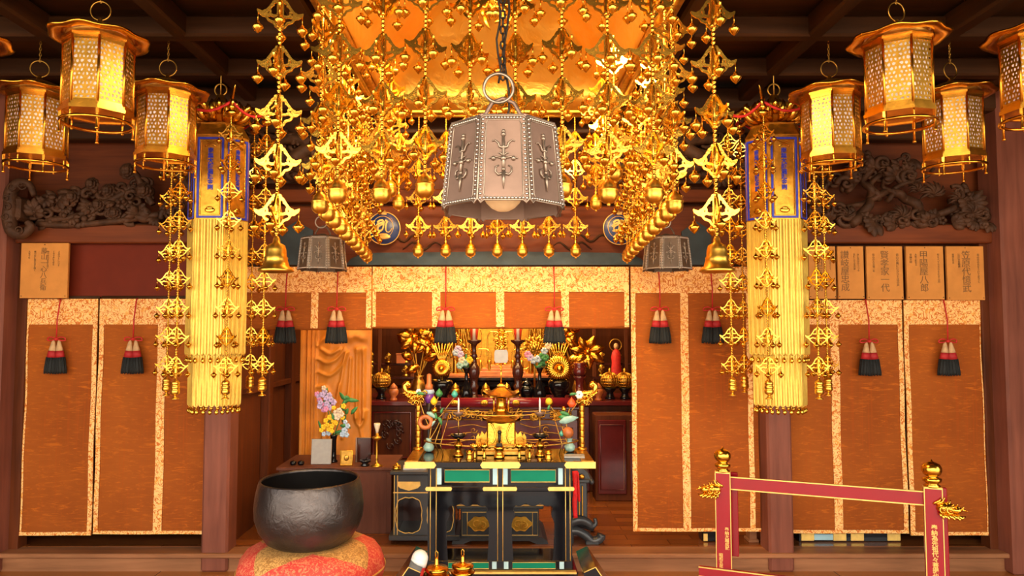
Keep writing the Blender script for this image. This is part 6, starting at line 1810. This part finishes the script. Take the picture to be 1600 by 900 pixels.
# ================================================================ low desk in the foreground
dx, dy, dzz = PX(784, 3.26), 3.26, .395
t = thing('sutra_desk', 'low black lacquer desk with flared ends at the bottom edge of the view', 'desk', (dx, dy, 0))
ob('desktop', MB().box((0, 0, dzz - .015), (.94, .30, .03), .004), M['lacquer'], t)
for s_ in (-1, 1):
    q = [(s_ * .43, dzz - .01), (s_ * .47, dzz + .03), (s_ * .445, dzz + .10), (s_ * .40, dzz + .175), (s_ * .375, dzz + .168), (s_ * .415, dzz + .09), (s_ * .435, dzz + .035), (s_ * .41, dzz)]
    q2 = [(s_ * (.385 + .0), dzz + .165), (s_ * .41, dzz + .178), (s_ * .50, dzz - .0), (s_ * .465, dzz - .01)]
    # flared end board, leaning outwards towards the viewer
    poly = [(s_ * .352, dzz + .140), (s_ * .405, dzz + .165), (s_ * .515, dzz + .005), (s_ * .50, dzz - .02), (s_ * .41, dzz - .02), (s_ * .385, dzz + .03)]
    ob('flared_end', MB().prism(poly, -.15, .14), M['lacquer'], t)
    mb = MB().tube([(s_ * .354, -.152, dzz + .142), (s_ * .405, -.152, dzz + .164), (s_ * .513, -.152, dzz + .004)], .0028, 5)
    mb.tube([(s_ * .505, -.15, dzz), (s_ * .505, .14, dzz)], .003, 5); mb.ball((s_ * .505, -.155, dzz + .0), .018, 10, 7)
    curl(mb, s_ * .44, dzz + .05, .022, 1.3, 0, s_, -.153, .0025)
    ob('gilt_trim', mb, M['gold_paint'], t)
    for q in (-.11, .11): ob('leg', MB().box((s_ * .41, q, (dzz - .03) / 2), (.05, .05, dzz - .03), .005), M['lacquer'], t)
def vessel(px, Y, s, lab):
    t = thing('incense_vessel', lab, 'vessel', (PX(px, Y), Y, dzz), 0, None, s)
    ob('body', MB().lathe([(.040, 0), (.044, .006), (.034, .014), (.032, .045), (.036, .062), (.052, .075), (.060, .084), (.062, .092), (.052, .094), (0, .092)], 24), M['gold_copper'], t)
    ob('lid', MB().lathe([(.046, .094), (.048, .104), (.055, .112), (.054, .122), (.040, .126), (.016, .130), (.010, .138), (.009, .160), (.006, .166), (0, .166)], 24), M['gold_copper'], t)
    ob('handle', MB().tube([(-.006, 0, .160), (-.006, 0, .190), (0, 0, .197), (.006, 0, .190), (.006, 0, .160)], .0022, 5), M['gold'], t)
vessel(684, 3.24, .98, 'larger brass lidded incense vessel on the low desk, beside the cloth-wrapped striker')
vessel(724, 3.30, .92, 'smaller brass lidded incense vessel on the low desk, right of the other one')
t = thing('bell_striker', 'white and red cloth-wrapped bell striker leaning on the low desk', 'striker', (PX(640, 3.20), 3.20, dzz))
ax = (.062, .02, .20)
def along(a, b, r0, r1, cap=False):
    A = Vector(ax) * a; B = Vector(ax) * b
    return MB().tube([A, A.lerp(B, .5), B], [r0, (r0 + r1) / 2, r1], 14)
ob('grip', along(0.12, .70, .036, .037), M['red'], t)
mb = along(.70, .84, .038, .037); mb.ball(Vector(ax) * .84, .037, 14, 9); ob('white_head', mb, M['white'], t)
mb = MB()
for f in (.3, .42, .54, .64):
    c = Vector(ax) * f; mb.ball(c, .0355 + .002 * f, 12, 7, sc=(1, 1, .35))
ob('red_binding', mb, M['red_cloth'], t)
t = thing('ritual_thunderbolt', 'gold double-ended ritual thunderbolt lying at the middle of the low desk', 'ritual tool', (PX(781, 3.20), 3.20, dzz + .022))
ob('shaft', MB().tube([(-.05, 0, 0), (-.02, 0, 0), (0, 0, 0), (.02, 0, 0), (.05, 0, 0)], [.012, .009, .015, .009, .012], 10), M['gold'], t)
mb = MB()
for s_ in (-1, 1):
    mb.ball((s_ * .07, 0, 0), .022, 12, 8)
    for j in range(4):
        a = PI / 2 * j + .78; mb.tube(cat_curve([(s_ * .05, 0, 0), (s_ * .075, .02 * cos(a), .02 * sin(a)), (s_ * .11, 0, 0)], 4), .004, 5)
ob('prongs', mb, M['gold'], t)

# ================================================================ red lacquer signboard frame on the right
Pa = Vector((PX(1125, 3.60), 3.60, 0)); Pb = Vector((PX(1447, 3.26), 3.26, 0)); dv = Pb - Pa; ang = math.atan2(dv.y, dv.x); Ln = dv.length
t = thing('red_lacquer_stand', 'red lacquer stand of two gold-topped posts and rails at the right', 'stand', tuple(Pa), ang)
PH = .868
def post(x, nm):
    p = ob('post', MB().box((x, 0, PH / 2), (.072, .045, PH), .003), M['lacquer_red'], t)
    mb = MB()
    for sx in (-1, 1): mb.box((x + sx * .0355, -.022, PH / 2), (.0035, .005, PH))
    mb.box((x, -.022, PH - .002), (.074, .005, .006)); mb.box((x, 0, PH), (.075, .048, .004))
    ob('gilt_edges', mb, M['gold_paint'], p)
    mb = MB().lathe([(.030, PH), (.036, PH + .006), (.026, PH + .014), (.026, PH + .020), (.038, PH + .026), (.040, PH + .040), (.030, PH + .044), (.020, PH + .048), (.034, PH + .056), (.042, PH + .072), (.042, PH + .088), (.034, PH + .104), (.018, PH + .112), (.006, PH + .116), (.003, PH + .124), (0, PH + .126)], 24, c=(x, 0, 0))
    ob('finial', mb, M['gold'], p)
    return p
pl = post(0, 'l'); pr = post(Ln, 'r')
zr = .815
ob('rail', MB().box((Ln / 2, .006, zr), (Ln - .05, .026, .060), .002), M['lacquer_red'], t)
ob('rail', MB().box((Ln / 2, -.037, .375), (Ln + .24, .03, .045), .002), M['lacquer_red'], t)
mb = MB()
for z in (zr - .030, zr + .030): mb.box((Ln / 2, -.008, z), (Ln - .06, .004, .005))
for z in (.353, .397): mb.box((Ln / 2, -.051, z), (Ln + .24, .004, .005))
ob('gilt_rail_lines', mb, M['gold_paint'], t)
for x in (0, Ln):
    ob('foot', MB().box((x, 0, .03), (.09, .42, .06), .01).box((x, 0, .08), (.07, .25, .05), .01), M['lacquer_red'], t)
    ob('rear_strut', MB().box((x + .045, .06, PH - .22), (.045, .02, .42), .003), M['lacquer_red'], t)
for s_, x, par in ((-1, 0, pl), (1, Ln, pr)):
    mb = MB(); rnd = random.Random(77)
    mb.ball((x + s_ * .045, -.02, PH - .085), .030, 10, 8, sc=(1.3, 1, .9)); mb.ball((x + s_ * .085, -.025, PH - .09), .022, 10, 8, sc=(1.2, 1, .7))
    for j in range(9):
        a = rnd.uniform(-.6, .9)
        mb.tube(cat_curve([(x + s_ * .02 * j * .4, -.02, PH - .07), (x + s_ * (.02 + .012 * j), -.03, PH - .055 - .004 * j), (x + s_ * (.03 + .012 * j), -.025 - .01 * (j % 3), PH - .04 - .006 * j + .01 * (j % 2))], 3), [.008, .007, .006, .005, .004, .003, .002], 5)
        mb.tube([(x + s_ * (.02 + .008 * j), -.035, PH - .105), (x + s_ * (.025 + .010 * j), -.05, PH - .12 - .006 * (j % 2)), (x + s_ * (.03 + .011 * j), -.04, PH - .112)], [.006, .008, .003], 5)
    mb.ball((x + s_ * .07, -.05, PH - .075), .007, 8, 5)
    for j in range(2): curl(mb, x + s_ * (.03 + .03 * j), PH - .09, .018, 1.3, j, s_, -.05, .004)
    ob('dragon_head', mb, M['gold'], par)
ob('gold_lettering', MB().merge(text_mb(list('奉納大願成就'), .020, True, .0006, .0002), T(.016, 0, .0)).merge(text_mb(list('昭和五年吉日'), .020, True, .0006, .0002), T(-.014, 0, -.13)), M['gold_paint'], pl, (0, -.0232, PH - .27))
ob('gold_lettering', text_mb(list('奉納為先祖代々菩提也'), .026, True, .0006, .0003), M['gold_paint'], pr, (Ln, -.0232, PH - .165))

# ================================================================ lacquer pieces just visible under the right blinds
t = thing('low_lacquer_table', 'blue black lacquer table base with gilt fittings glimpsed under the right blinds', 'table', (PX(1315, 4.93), 4.95, FZ))
w = .70
ob('base_rail', MB().box((0, 0, .03), (w, .10, .06), .004).box((0, 0, .20), (w - .1, .08, .30), .004), M['lacquer'], t)
mb = MB()
for x in (-w / 2 + .06, -w / 2 + .28, w / 2 - .30, w / 2 - .05): mb.box((x, -.052, .032), (.09, .008, .05), .003)
ob_each('gilt_fitting', mb, M['gold_paint'], t); ob('pale_panel', MB().box((-w / 2 + .17, -.051, .032), (.13, .006, .04), .002), M['sky_panel'], t)
t = thing('small_floor_box', 'small dark box with a gilt corner under the blind left of the right pillar', 'box', (PX(1108, 4.93), 4.95, FZ))
ob('body', MB().box((0, 0, .05), (.16, .10, .10), .006), M['lacquer'], t); ob('gilt_corner', MB().box((-.06, -.052, .03), (.03, .006, .05), .002), M['gold_paint'], t)
o = ob('wooden_block', MB().box((0, 0, .045), (.05, .08, .09), .004).box((0, 0, .01), (.07, .10, .02), .003), M['wood_sill'], None, (PX(1167, 4.93), 4.93, FZ)); tag(o, 'small light wooden block under the blind beside the right pillar', 'block')
